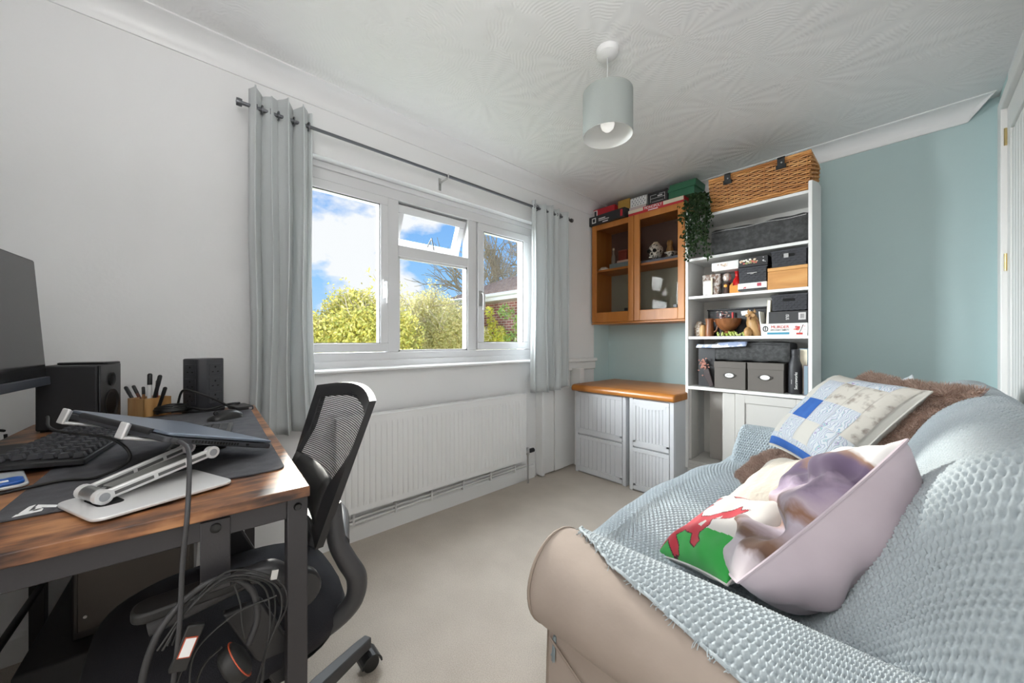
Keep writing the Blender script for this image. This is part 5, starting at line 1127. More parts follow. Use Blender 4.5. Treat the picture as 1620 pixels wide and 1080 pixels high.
for x in (-.045, -.008): MB().prism([(x - .009, .165), (x + .009, .165), (x, .192)], 'y', -.008, .008).build('ear_tuft', M_tan, ow, normals=True); MB().lathe([(.011, -.040), (.009, -.036), (.004, -.036), (0, -.041)][::-1], 14, (x, 0, .145), 'y').build('eye', MATS['carved_tan'], ow, smooth=30)
MB().prism([(-.031, .135), (-.021, .135), (-.026, .115)], 'y', -.048, -.036).build('beak', M_mah, ow, normals=True); wg = MB(); wg.prism([(.010, .12), (.040, .05), (.052, .0), (.030, .03), (.006, .08)], 'y', -.030, .015); wg.build('wing', M_mah, ow, bevel=.003, normals=True)
MB().lathe([(.020, 0), (.026, .02), (.022, .045), (.010, .062), (0, .064)], 14, (-.040, -.040, 0)).build('owlet', M_tan, ow, smooth=50, normals=True)
gp = thing('artificial_succulent', 'lime green artificial leaves in front of the wooden bowl', 'plant', (1.215, 2.955, Z3)); r_ = np.random.default_rng(51); M_lime = mat('lime_leaf', (.30, .38, .05), .5, noise=(30, .4, .6), color2=(.42, .46, .16))
for k in range(26):
    x, y = r_.uniform(-.105, .075), r_.uniform(-.016, .02); a = r_.uniform(0, 6.28); L_ = r_.uniform(.018, .034); h = r_.uniform(.012, .038)
    MB().tube([(x, y, .004), (x + .3 * L_ * math.cos(a), y + .2 * L_ * math.sin(a), h * .7), (x + .6 * L_ * math.cos(a), y + .3 * L_ * math.sin(a), h)], [.006, .009, .002], 6).build('leaf', M_lime, gp, smooth=60)
bg_ = thing('storage_crate', 'black open crate full of oddments at the back of the third shelf', 'crate', (1.20, 3.14, Z3)); MB().box(-.20, -.055, 0, .235, .07, .20).build('crate', M_blackc, bg_, bevel=.004)
MB().box(-.205, -.06, .20, .24, .075, .212).build('rim', M_blackc, bg_, bevel=.003)
for i, (x, z, w_, h_, c, nm, lb) in enumerate(((-.10, .125, .012, .05, (.55, .56, .58), 'tube', 'grey tube standing among the oddments'), (-.02, .12, .010, .06, (.55, .03, .03), 'marker', 'bright red marker standing among the oddments'))):
    t = thing(nm, lb, nm, (1.20 + x, 3.065, Z3)); MB().lathe([(w_ * .8, 0), (w_ * .8, z), (w_ * .5, z + h_ * .4)], 12).build('body', mat('odd_%d' % i, c, .4), t, smooth=40); MB().lathe([(w_ * .7, z + h_ * .4), (w_ * .7, z + h_)], 12).build('cap', mat('oddcap_%d' % i, c, .4), t, smooth=40)
bl = thing('blossom_sprig', 'pink and white blossom sprig among the carvings', 'flowers', (1.125, 3.055, Z3)); r_ = np.random.default_rng(52); MB().tube(bez([(0, 0, 0), (.006, 0, .08), (-.004, 0, .145)], 10), .003, 6).build('stem', M_mah, bl)
for k in range(22):
    c0_ = (r_.uniform(-.05, .035), r_.uniform(-.02, .012), r_.uniform(.135, .19)); MB().lathe([(0, -.005), (.009, 0), (0, .005)], 6, c0_).build('blossom', mat('bloss_%d' % (k % 3), [(.65, .40, .36), (.75, .68, .64), (.30, .12, .12)][k % 3], .6), bl)
pc_ = thing('paper_slip', 'white paper slip tucked in the black crate', 'paper', (1.262, 3.078, Z3 + .165)); MB().obox((0, 0, .012), (.030, 0, .003), (0, .0006, 0), (-.001, 0, .011)).build('sheet', M_white, pc_); MB().obox((0, .0012, .0), (.026, 0, .002), (0, .0005, 0), (0, 0, .010)).build('fold', M_white, pc_)
for nm, x, w_, tl_, m_ , lb in (('notebook', 1.422, .011, .05, M_cream, 'cream upright notebook beside the dark electronics box'), ('magazine', 1.388, .004, -.10, M_white, 'thin white magazine leaning beside the owl carving')):
    t = thing(nm, lb, nm, (x, 3.06, Z3 + (.0 if nm == 'magazine' else .083))); hh = .17 if nm == 'magazine' else .16
    MB().obox((tl_ * hh * .5, 0, hh / 2), (w_, 0, 0), (0, .09, 0), (tl_ * hh / 2, 0, hh / 2)).build('cover', m_, t, bevel=.002); MB().obox((tl_ * hh * .5, -.001, hh / 2), (w_ * .6, 0, 0), (0, .0905, 0), (tl_ * hh / 2 * .98, 0, hh / 2 * .97)).build('pages', M_white, t)
mb_ = bx('game_box', 'white party game box with red lettering on the third shelf', 'box', 1.398, 1.643, Z3, Z3 + .080, 2.915, 3.14, M_white, lid=.064); M_rp = mat('red_print', (.50, .04, .03), .5); M_bp = mat('black_print', (.02, .02, .02), .5)
text('lettering', 'MURDER', M_rp, mb_, .028, ((-.020, -mb_['hd'] - .0015, .056), (1, 0, 0), (0, 0, 1)), sx=.9); text('lettering', 'MYSTERY PARTY', M_bp, mb_, .017, ((-.020, -mb_['hd'] - .0015, .036), (1, 0, 0), (0, 0, 1)), sx=.8)
face('blue_strip', mb_, -.09, .03, .008, .022, mat('teal_print', (.05, .25, .36), .5)); 
lgm = MB(); lgm.tube([(-.100 + .013 * math.cos(q), -mb_['hd'] - .001, .046 + .017 * math.sin(q)) for q in [2 * math.pi * j / 18 for j in range(18)]], .0028, 5, closed=True); lgm.box(-.102, -mb_['hd'] - .0018, .032, -.098, -mb_['hd'], .060); lgm.build('emblem', M_bp, mb_)
art(mb_, [(.50, .05, .05), (.45, .12, .12), (.6, .2, .15)], .045, .09, .03, .066, 9, 14, .010); art(mb_, [(.5, .05, .05), (.4, .3, .3)], .085, .118, .02, .068, 10, 15, .004); MB().obox((.092, -mb_['hd'] - .001, .044), (.010, 0, .026), (0, .0006, 0), (-.0012, 0, .0005)).build('knife_print', M_bp, mb_); face('red_mark', mb_, .066, .098, .006, .018, M_rp)
ab = bx('electronics_box', 'dark grey electronics box with barcode sticker', 'box', 1.436, 1.640, Z3 + .081, Z3 + .158, 2.925, 3.15, mat('dark_carton', (.030, .030, .031), .5)); text('lettering', '/SUS', M_white, ab, .024, ((.0, -ab['hd'] - .0015, .040), (0, 0, -1), (1, 0, 0)), sx=.8)
st2 = face('sticker', ab, .058, .095, .020, .066, MATS['pale_print'])
for k in range(6): face('barcode_line', ab, .068 + k * .0035, .0695 + k * .0035, .028, .058, M_bp, .0013)
# counter level of the bookcase
Z4 = .7588
M_gb = mat('taupe_card', (.125, .112, .100), .75, bump=(300, .1))
for x0, x1, lb, sc in ((1.098, 1.302, 'grey lidded storage box with scribbled oval label', 1), (1.312, 1.520, 'grey lidded storage box with blank oval label', 0)):
    t = bx('storage_box', lb, 'box', x0, x1, Z4, Z4 + .195, 2.925, 3.16, M_gb, lid=.045, group='grey lidded boxes on the bookcase counter')
    pl_ = MB(); pts = [(.036 * math.cos(q) * (1.15 if abs(math.cos(q)) > .95 else 1), .098 + .020 * math.sin(q)) for q in [2 * math.pi * j / 24 for j in range(24)]]; pl_.prism(pts, 'y', -t['hd'] - .003, -t['hd']); po = pl_.build('label_holder', mat('dark_nickel', (.10, .095, .09), .35, .8), t, normals=True)
    MB().prism([(.028 * math.cos(q), .098 + .0155 * math.sin(q)) for q in [2 * math.pi * j / 24 for j in range(24)]], 'y', -t['hd'] - .0045, -t['hd'] - .002).build('label', M_white, po, normals=True)
    if sc: MB().tube([(-.016, -t['hd'] - .005, .092), (-.012, -t['hd'] - .005, .104), (-.006, -t['hd'] - .005, .094), (.004, -t['hd'] - .005, .103), (.012, -t['hd'] - .005, .096)], .0014, 5).build('scribble', M_bp, po)
fb = thing('water_bottle', 'matt black steel water bottle with white vertical lettering', 'bottle', (1.570, 2.972, Z4)); M_mb = mat('powder_black', (.016, .016, .019), .5, bump=(500, .1))
MB().lathe([(.034, 0), (.037, .006), (.038, .012), (.038, .165), (.035, .190), (.024, .225), (.019, .240), (.0185, .250)], 28).build('body', M_mb, fb, smooth=40, normals=True); MB().lathe([(.0205, .250), (.021, .256), (.021, .285), (.018, .290), (0, .291)], 24).build('cap', M_mb, fb, smooth=40, normals=True)
text('lettering', 'Secureworks', M_white, fb, .022, ((.012, -.0385, .088), (0, 0, 1), (-1, 0, 0)), sx=.95); text('lettering', 'mmmmmm', MATS['pale_print'], fb, .007, ((-.012, -.0385, .080), (0, 0, 1), (-1, 0, 0)), sx=.9)
bn = bx('storage_bin', 'black fabric bin at the left of the bookcase counter', 'bin', .972, 1.095, Z4, Z4 + .312, 2.96, 3.20, M_blackc, lid=.02)
tw_ = thing('tea_towel', 'white and blue patterned cloth draped over the black bin', 'cloth', (1.12, 3.02, Z4 + .313)); rows = []
for i in range(21):
    x = -.145 + .33 * i / 20; rows.append([(x, y, (.010 + .006 * math.sin(12 * x + 9 * y) + (.010 if x > .0 else 0)) if y > -.075 else .010 - (-.075 - y) * .9 * (1 - .5 * max(0, x / .19))) for y in [-.105 + .012 * j for j in range(20)]])
M_tw = mat('marbled_cloth', (.72, .73, .75), .85, noise=(14, .47, .53), color2=(.30, .36, .52)); MB().grid(rows).build('cloth', M_tw, tw_, smooth=60, solid=.003); MB().tube([(r_r[1][0], r_r[1][1], r_r[1][2] + .001) for r_r in rows], .0016, 5).build('hem', M_white, tw_)
dfw = thing('dried_flowers', 'bunch of pink dried flowers lying against the black bin', 'flowers', (1.05, 2.935, Z4)); r_ = np.random.default_rng(61)
MB().prism([(.02, .0), (.045, .015), (.010, .14), (-.03, .15), (-.02, .08)], 'y', -.010, .008).build('wrap', mat('dark_wrap', (.05, .035, .035), .4), dfw, bevel=.004, normals=True)
for k in range(40):
    MB().lathe([(0, -.007), (.009, 0), (0, .007)], 6, (-.025 + r_.normal(0, .014), -.008 + r_.normal(0, .006), .165 + r_.normal(0, .030))).build('petal_head', mat('pink_%d' % (k % 2), [(.62, .33, .26), (.45, .22, .18)][k % 2], .8), dfw)
hb = thing('picture_book', 'blue-grey upright book behind the water bottle', 'book', (1.612, 3.09, Z4)); MB().box(-.022, -.10, 0, .022, .10, .295).build('cover', M_blend, hb, bevel=.002); MB().box(-.018, -.102, .005, .018, -.098, .290).build('pages', M_cream, hb)
hb = thing('photo_album', 'dull purple album standing right of the water bottle', 'album', (1.632, 2.96, Z4)); MB().box(-.013, -.025, 0, .013, .025, .19).build('cover', mat('plum_cover', (.14, .10, .12), .6), hb, bevel=.002); MB().box(-.009, -.027, .004, .009, -.024, .186).build('pages', M_blend, hb)
# the bookcase and its contents: overall size and place in the room (front flush with the bench end)
KB = .9225
for o in [x for x in bpy.data.objects if x not in _pre and x.parent is None]:
    l = o.location; o.location = (.161 + KB * l.x, KB * l.y, .0852 + KB * l.z); o.scale = (KB, KB, KB)
# ================================================================== bench: two drawer towers with a tan top
M_dw = mat('painted_drawer', (.66, .675, .70), .5)
def tower(x0, x1, yf, label, arch):
    t = thing('drawer_tower', label, 'drawers', ((x0 + x1) / 2, yf + .30, 0)); w = (x1 - x0) / 2; F = -.30
    MB().box(-w, F + .014, 0, w, .30, .684).build('carcass', M_dw, t, bevel=.003)
    fr = MB(); fr.box(-w, F, .0, -w + .028, F + .0135, .684); fr.box(w - .028, F, 0, w, F + .0135, .684); fr.build('face_frame', M_dw, t, bevel=.002)
    for z0, z1 in ((.012, .318), (.330, .675)):
        d_ = MB(); a, b = -w + .030, w - .030; e = .028
        d_.box(a, F - .004, z0, b, F + .012, z0 + e * 1.6); d_.box(a, F - .004, z1 - e, b, F + .012, z1); d_.box(a, F - .004, z0 + e, a + e * .8, F + .012, z1 - e); d_.box(b - e * .8, F - .004, z0 + e, b, F + .012, z1 - e)
        do = d_.build('drawer', M_dw, t, bevel=.002); n_ = 9; pw = (b - a - e * 1.6) / n_
        for k in range(n_): MB().box(a + e * .8 + k * pw + .0007, F + .0005, z0 + e * 1.5, a + e * .8 + (k + 1) * pw - .0007, F + .0115, z1 - e * .9).build('beadboard_slat', M_dw, do, bevel=.0015, seg=1)
        if arch and z1 > .5:
            pts = [(a + e * .8, z1 - e * .9)] + [(a + e * .8 + (b - a - e * 1.6) * q / 10, z1 - e * .9 - .020 - .018 * math.sin(math.pi * q / 10)) for q in range(11)] + [(b - e * .8, z1 - e * .9)]
            MB().prism(pts[::-1], 'y', F - .004, F + .008).build('curved_rail', M_dw, do, normals=True)
    return t
tower(.148, .622, 2.505, 'white beadboard drawer tower next to the curtain', False); tower(.662, .992, 2.488, 'white beadboard drawer tower next to the bookcase', True)
ob_ = thing('bench_top', 'thick glossy orange-tan top across the two drawer towers', 'bench top', (.565, 2.80, .6845)); M_ot = wood('tan_leather_top', (.40, .14, .022), (.45, .165, .03), (.50, .20, .045), 0, 6, .28)
tp_ = MB(); tp_.prism([(-.33, .0), (.335, 0), (.335, .055), (-.30, .055), (-.322, .050), (-.335, .038), (-.338, .015)], 'x', -.432, .440); tp_.build('top', M_ot, ob_, bevel=.010, seg=3, normals=True)
# ================================================================== sofa
M_slip = mat('beige_slipcover', (.35, .29, .25), .9, noise=(6, .3, .7), color2=(.40, .335, .29), bump=(25, .12)); M_pipe = mat('slipcover_piping', (.30, .245, .205), .85)
sf = thing('sofa', 'beige slipcovered two-seat sofa with rolled arms against the right wall', 'sofa', (1.85, 1.64, 0))
def spline(pts, step=.0035):
    P_ = np.array(bez(pts, 40 * (len(pts) - 1))); d_ = np.r_[0, np.cumsum(np.linalg.norm(np.diff(P_, axis=0), axis=1))]
    s_ = np.linspace(0, d_[-1], int(d_[-1] / step) + 1); return s_, np.stack([np.interp(s_, d_, P_[:, k]) for k in range(P_.shape[1])], 1)
PF = [(1.335, .10), (1.30, .28), (1.305, .385), (1.37, .432), (1.60, .425), (1.83, .420), (1.915, .445), (1.985, .55), (2.055, .70), (2.125, .835), (2.20, .905), (2.28, .918), (2.345, .86)]
QF = [(.672, .455), (.682, .505), (.730, .558), (.800, .576), (.868, .556), (.915, .505), (.952, .445), (1.02, .40), (1.30, .395), (1.64, .395), (2.0, .395), (2.20, .40), (2.275, .44), (2.32, .51), (2.39, .583), (2.46, .603), (2.53, .585), (2.585, .51), (2.60, .40)]
def arm_section(yc, out):
    """rolled arm cross-section; out=-1 when the outer face looks to -Y"""
    zc, r_ = .440, .122; pts = []
    for k in range(26):
        a = R(-62 + k * (304 / 25)); pts.append((yc + out * -1 * r_ * math.sin(a) if False else yc + r_ * math.cos(a + R(0)) * 1.0, zc + r_ * math.sin(a)))
    return pts
for yc, zs, sgn in ((.800, 1.0, -1), (2.460, 1.05, 1)):
    zc, r_ = .440 * zs, .124; sec = []
    for k in range(31):
        a = R(-70 + 320 * k / 30); sec.append((yc + r_ * math.cos(a) * 1.0, zc + r_ * math.sin(a)))
    sec = [(yc + .055, .03)] + sec + [(yc - .055, .03)]
    xs = [1.402, 1.410, 1.43, 1.6, 1.8, 2.0, 2.2, 2.34]; rows = []
    for i, x in enumerate(xs):
        k_ = (.94, .985, 1, 1.0, .99, 1.0, .99, .98)[i]; rows.append([(x, yc + (y - yc) * k_ + .003 * math.sin(9 * x + 14 * z), z + .003 * math.sin(11 * x)) for y, z in sec])
    m = MB().grid(rows); n = len(sec); m.f.append(tuple(range(n))[::-1]); m.mi.append(0)
    ao = m.build('arm', M_slip, sf, world=True, smooth=50, normals=True)
    MB().tube([(1.404, yc + (y - yc) * .985, z) for y, z in sec], .0045, 6).build('piping', M_pipe, ao, world=True, smooth=60)
    MB().tube([(1.420, yc + sgn * .057, .30), (1.62, yc + sgn * .060, .20), (1.9, yc + sgn * .060, .06)], .0035, 6).build('seam', M_pipe, ao, world=True, smooth=60)
MB().box(1.395, .858, .04, 2.34, 2.402, .33).build('base', M_slip, sf, world=True, bevel=.02, seg=3)
MB().box(1.385, .865, .01, 1.394, 2.395, .20).build('valance', M_slip, sf, world=True, bevel=.003)
def block(prof, y0, y1, name, drop=.012):
    m = MB(); m.prism(prof, 'y', y0, y1); return m.build(name, M_slip, sf, world=True, bevel=.03, seg=4, normals=True)
block([(1.335, .30), (1.325, .385), (1.38, .408), (1.85, .400), (1.90, .31)], .93, 2.32, 'seat_cushion')
block([(1.95, .31), (2.35, .05), (2.365, .86), (2.29, .895), (2.21, .882), (2.145, .815), (2.08, .69), (2.00, .52)], 1.05, 2.50, 'backrest')
for x in (1.45, 2.28):
    for y in (.80, 2.46): MB().lathe([(.018, 0), (.024, .03)], 12, (x, y, 0)).build('foot', M_mattblk, sf, world=True)
# knitted throw, draped over seat, arms and back
def knit_mat():
    m, n, b = base('duck_egg_knit'); b.inputs['Base Color'].default_value = (.39, .445, .475, 1); b.inputs['Roughness'].default_value = .95; b.inputs['Sheen Weight'].default_value = .35; b.inputs['Specular IOR Level'].default_value = .15
    t = n.nodes.new('ShaderNodeTexCoord'); a = n.nodes.new('ShaderNodeTexNoise'); a.inputs['Scale'].default_value = 180; a.inputs['Detail'].default_value = 4; n.links.new(t.outputs['Object'], a.inputs['Vector'])
    k = n.nodes.new('ShaderNodeBump'); k.inputs['Strength'].default_value = .25; k.inputs['Distance'].default_value = .003; n.links.new(a.outputs[0], k.inputs['Height']); n.links.new(k.outputs[0], b.inputs['Normal'])
    return m
def smoothstep(a, b, x): t = np.clip((x - a) / (b - a), 0, 1); return t * t * (3 - 2 * t)
su, PU = spline(PF, .0026); sv, QV = spline(QF, .0030)
def y2s(y): return np.interp(y, QV[:, 0], sv)
def throw_surface():
    X = PU[:, 0]; Zp = PU[:, 1]; nv = 760
    ystart = np.interp(X, [1.30, 1.385, 1.45, 1.60, 1.90, 2.36], [.985, .955, .835, .755, .700, .676])
    ystart = np.where(su < .40, np.where(X < 1.385, np.maximum(ystart, .955), ystart), ystart)
    s0 = y2s(ystart); t = np.linspace(0, 1, nv)
    t = t ** 1.15
    Sg = s0[:, None] + (sv[-1] - s0)[:, None] * t[None]
    Y = np.interp(Sg, sv, QV[:, 0]); Zq = np.interp(Sg, sv, QV[:, 1])
    Xg = np.repeat(X[:, None], nv, 1); Zg = np.repeat(Zp[:, None], nv, 1); U = np.repeat(su[:, None], nv, 1)
    mask = np.where(Y > 1.8, smoothstep(1.27, 1.39, Xg), smoothstep(1.36, 1.43, Xg)); Zg = np.where(Zg > .42, .42 + (Zg - .42) * smoothstep(.70, 1.10, Y), Zg); Xg = Xg - .045 * np.exp(-((Y - 1.62) / .42) ** 2) * (1 - smoothstep(1.33, 1.55, Xg)) + .04 * smoothstep(2.0, 2.25, Y) * (1 - smoothstep(1.33, 1.55, Xg))
    Za = np.where(mask > 0, Zq * mask, 0)
    k = 55.0; big = np.maximum(Zg, Za); Z = big + np.log(np.exp(k * (Zg - big)) + np.exp(k * (Za - big))) / k - np.log(2) / k * np.exp(-((Zg - Za) * 30) ** 2) * .6
    # soft folds
    Z = Z + .004 * np.sin(9 * Y + 6 * Xg) * smoothstep(.2, .5, U) + .003 * np.sin(17 * Y - 11 * Xg)
    Z = Z - .010 * np.exp(-((Y - 1.5) / .35) ** 2) * smoothstep(1.4, 1.6, Xg) * (1 - smoothstep(1.85, 1.95, Xg))
    return np.stack([Xg, Y, Z], -1), U, Sg
TP, TU, TS = throw_surface()
du = np.gradient(TP, axis=0); dv = np.gradient(TP, axis=1); N_ = np.cross(du, dv); N_ /= (np.linalg.norm(N_, axis=2)[..., None] + 1e-9); N_[N_[..., 2] < 0] *= -1
row, stt = .0160, .0140
ph = 2 * np.pi * (TS / row) + 1.1 * np.sin(2 * np.pi * TU / stt + np.pi * np.floor(TS / row)); 
H = .0056 * (np.abs(np.cos(ph / 2)) ** .7) + .0018 * np.cos(2 * np.pi * TU / stt + np.pi * np.floor(TS / row)) - .0058 * np.exp(-((np.mod(TU / stt + .5 * np.floor(TS / row), 1) - .5) / .16) ** 2) * np.exp(-((np.mod(TS / row, 1) - .5) / .25) ** 2)
V_ = TP + N_ * (H + .002)[..., None]; nu_, nv_ = V_.shape[:2]
ii = np.arange(nu_ * nv_).reshape(nu_, nv_); q_ = np.stack([ii[:-1, :-1], ii[1:, :-1], ii[1:, 1:], ii[:-1, 1:]], -1).reshape(-1, 4)
th = thing('knitted_throw', 'duck egg blue chunky knitted throw draped over the sofa', 'throw', (1.85, 1.64, .43)); lo_ = np.array(th.location)
M_knit = knit_mat(); fast_mesh('knit', V_.reshape(-1, 3) - lo_, q_, M_knit, th)
r_ = np.random.default_rng(71); fz = MB()
for k in range(150):
    i = r_.integers(60, nu_ - 120); p = V_[i, 0] + r_.normal(0, .0015, 3); d_ = nrm(np.array((r_.normal(0, .6), -1.0 + r_.normal(0, .4), r_.normal(-.3, .6)))); L_ = r_.uniform(.006, .018)
    fz.tube([p, p + d_ * L_ * .5 + r_.normal(0, .002, 3), p + d_ * L_], .0009, 4)
for k in range(90):
    i = r_.integers(0, nu_ - 160); 
o = fz.build('fringe_fibres', M_knit, th, world=True); o['kind'] = 'stuff'
ed = MB(); ed.tube([V_[i, 0] for i in range(0, nu_, 3)], .0042, 6); ed.build('border_edge', M_knit, th, world=True, smooth=60)
tl_ = thing('yarn_tassel', 'grey-blue yarn tassel dangling below the rolled arm', 'tassel', (1.43, .752, .235)); tm = MB(); r_ = np.random.default_rng(5)
for k in range(14): tm.tube([(0, 0, .07), (r_.normal(0, .004), r_.normal(0, .004), .04), (r_.normal(0, .006), r_.normal(0, .006), .0 + r_.uniform(0, .012))], .0016, 4)
tm.build('strands', mat('grey_yarn', (.24, .29, .31), .95), tl_); MB().lathe([(.004, .055), (.006, .062), (.004, .07)], 8).build('knot', MATS['grey_yarn'], tl_)
# ------------------------------------------------------------------ cushions
def pose(c, u, v):
    u = nrm(u); v = np.asarray(v, float); v = nrm(v - u * np.dot(u, v)); n = np.cross(u, v)
    return Matrix(((u[0], v[0], n[0], c[0]), (u[1], v[1], n[1], c[1]), (u[2], v[2], n[2], c[2]), (0, 0, 0, 1)))
BOW = [0.0]
def pil(w, h, tf, tb, s, t, wr=0.0, seed=0, front=True):
    s = np.asarray(s, float); t = np.asarray(t, float)
    x = w / 2 * s * (1 - .07 * (1 - t * t)); y = h / 2 * t * (1 - .07 * (1 - s * s))
    x = x + BOW[0] * (1 - t * t) * (s + 1) / 2; y = y - BOW[0] * .5 * (1 - s * s) * (1 - t) / 2
    prof = (np.clip((1 - s ** 4) * (1 - t ** 4), 0, 1)) ** .55
    k = np.random.default_rng(seed).uniform(0, 6, 6)
    wrk = wr * np.clip(prof * 1.5, 0, 1) * (np.sin(5 * s + 3 * t + k[0]) + .6 * np.sin(9 * t - 4 * s + k[1]) + .4 * np.sin(14 * s + k[2] + 5 * t))
    z = (tf if front else -tb) * prof + wrk * (1 if front else -1)
    return np.stack([x, y, z], -1)
def cushion(name, label, c, u, v, w, h, tf, tb, mf, mbk=None, n=44, wr=.003, seed=0, classify=None, mats=None, fold=None, group='cushions on the sofa'):
    t = thing(name, label, 'cushion', (0, 0, 0), group=group); t.matrix_world = pose(c, u, v)
    g = np.linspace(-1, 1, n); S_, T_ = np.meshgrid(g, g, indexing='ij')
    Fp = pil(w, h, tf, tb, S_, T_, wr, seed, True); Bp = pil(w, h, tf, tb, S_, T_, wr, seed + 1, False)
    if tb > .1: Bp[..., 2] += .006 * (1 - S_ ** 6) * (1 - T_ ** 6) * (np.sin(13 * T_ + 4 * np.sin(5 * S_)) * np.exp(-((S_ - .7) / .45) ** 2) + .5 * np.sin(21 * S_ + 6 * T_))
    if fold: Fp = fold(Fp, S_, T_)
    m = MB(); m.grid(Fp)
    if classify is not None:
        k = 0
        for i in range(n - 1):
            for j in range(n - 1): m.mi[k] = classify((g[i] + g[i + 1]) / 2, (g[j] + g[j + 1]) / 2); k += 1
    ml = mats if mats else [mf]
    m.build('front_cover', ml, t, smooth=180)
    m2 = MB(); m2.grid(Bp[::-1]); m2.build('back_cover', mbk or mf, t, smooth=180)
    e_ = [pil(w, h, tf, tb, a, b)[()] for a, b in [(q, -1) for q in g[::2]] + [(1, q) for q in g[::2]] + [(q, 1) for q in g[::-2]] + [(-1, q) for q in g[::-2]]]
    MB().tube(e_, .0032, 5, closed=True).build('seam', mbk or mf, t, smooth=60)
    return t, Fp, Bp
def feather_mat():
    m, n, b = base('feather_print_cotton'); t = n.nodes.new('ShaderNodeTexCoord')
    a = n.nodes.new('ShaderNodeTexNoise'); a.inputs['Scale'].default_value = 9; a.inputs['Detail'].default_value = 2; n.links.new(t.outputs['Object'], a.inputs['Vector'])
    w = n.nodes.new('ShaderNodeTexWave'); w.inputs['Scale'].default_value = 16; w.inputs['Distortion'].default_value = 14; w.inputs['Detail'].default_value = 2; w.inputs['Detail Scale'].default_value = 1.2; n.links.new(t.outputs['Object'], w.inputs['Vector'])
    r = n.nodes.new('ShaderNodeValToRGB'); n.links.new(w.outputs[0], r.inputs[0]); el = r.color_ramp.elements
    el[0].position = 0; el[0].color = (.56, .58, .60, 1); el[1].position = 1; el[1].color = (.54, .57, .61, 1)
    for p, c in ((.24, (.56, .58, .60, 1)), (.36, (.10, .26, .44, 1)), (.46, (.50, .57, .58, 1)), (.56, (.20, .36, .28, 1)), (.66, (.56, .58, .61, 1)), (.78, (.20, .09, .34, 1)), (.86, (.55, .57, .61, 1))): q_ = el.new(p); q_.color = c
    n.links.new(r.outputs[0], b.inputs['Base Color']); b.inputs['Roughness'].default_value = .85
    return m
M_feather = feather_mat(); M_creamc = mat('cream_cotton', (.56, .54, .49), .85); M_bluec = mat('royal_blue_cotton', (.022, .095, .36), .8, noise=(20, .3, .7), color2=(.04, .14, .44)); M_tanc = mat('tan_blotch_cotton', (.54, .51, .455), .85, noise=(30, .50, .68), color2=(.26, .22, .19)); M_mauve = mat('mauve_suede', (.27, .205, .20), .8, noise=(8, .3, .7), color2=(.33, .26, .25))
cp, cu, cv = (1.874, 1.990, .769), (.578, -.816, -.025), (.536, .356, .765)
pt_, Fp, Bp = cushion('cushion', 'patchwork cushion with blue square and feather prints', cp, cu, cv, .475, .44, .085, .06, M_creamc, M_creamc, n=41, wr=.002, seed=3)
LAY = ['CCFFT', 'CFTTT', 'FBFFT', 'CFCFF', 'FFFFF']; CE = [-.97, -.52, -.04, .42, .80, .97]; RE = [.97, .72, .20, -.30, -.76, -.87]; MM_ = {'C': M_creamc, 'F': M_feather, 'B': M_bluec, 'T': M_tanc}
for rI, rw in enumerate(LAY):
    for cI, ch_ in enumerate(rw):
        s_ = np.linspace(CE[cI] + .003, CE[cI + 1] - .003, 12); t_ = np.linspace(RE[rI + 1] + .003, RE[rI] - .003, 12)
        Sg_, Tg_ = np.meshgrid(s_, t_, indexing='ij'); G = pil(.475, .44, .085, .06, Sg_, Tg_, .002, 3); edge = np.minimum(np.minimum(np.arange(12), 11 - np.arange(12))[:, None], np.minimum(np.arange(12), 11 - np.arange(12))[None]); G[..., 2] += .0012 + .0016 * np.clip(edge / 2, 0, 1)
        MB().grid(G).build('patch', MM_[ch_], pt_, smooth=180)
s_, t_ = np.linspace(-.99, .99, 30), np.linspace(-.985, -.865, 5); Sg_, Tg_ = np.meshgrid(s_, t_, indexing='ij'); G = pil(.475, .44, .085, .06, Sg_, Tg_, .002, 3); G[..., 2] += .0022; MB().grid(G).build('blue_border', M_bluec, pt_, smooth=180)
# faux fur cushion behind
M_fur = leaf_mat('brown_fur', [(.34, .235, .185), (.54, .40, .33), (.68, .54, .46), (.44, .31, .25)])
M_furb = mat('brown_fur_base', (.36, .25, .20), .95)
def fur(t, Fp, n, L, seed, side=1):
    r_ = np.random.default_rng(seed); a, b = Fp.shape[:2]; i = r_.uniform(0, a - 1.001, n); j = r_.uniform(0, b - 1.001, n); i0, j0 = i.astype(int), j.astype(int); fi, fj = (i - i0)[:, None], (j - j0)[:, None]
    p = Fp[i0, j0] * (1 - fi) * (1 - fj) + Fp[i0 + 1, j0] * fi * (1 - fj) + Fp[i0, j0 + 1] * (1 - fi) * fj + Fp[i0 + 1, j0 + 1] * fi * fj
    e1 = Fp[i0 + 1, j0] - Fp[i0, j0]; e2 = Fp[i0, j0 + 1] - Fp[i0, j0]; nn = np.cross(e1, e2) * side; nn /= np.linalg.norm(nn, axis=1)[:, None] + 1e-9
    cl = np.stack([np.sin(p[:, 0] * 70 + 2 * np.sin(p[:, 1] * 50)), np.cos(p[:, 1] * 65 + 2 * np.sin(p[:, 0] * 40)), 0 * p[:, 0]], 1)
    d = nn * .8 + cl * .75 + r_.normal(0, .35, (n, 3)); d /= np.linalg.norm(d, axis=1)[:, None]; L_ = L * r_.uniform(.6, 1.3, n)[:, None]; w = np.cross(d, r_.normal(size=(n, 3))); w /= np.linalg.norm(w, axis=1)[:, None]; w *= .0011
    v = np.stack([p - w, p + w, p + d * L_ + w * .3, p + d * L_ - w * .3], 1).reshape(-1, 3)
    o = fast_mesh('fur_pile', v, np.arange(n * 4).reshape(-1, 4), M_fur, t, smooth=False); o['kind'] = 'stuff'
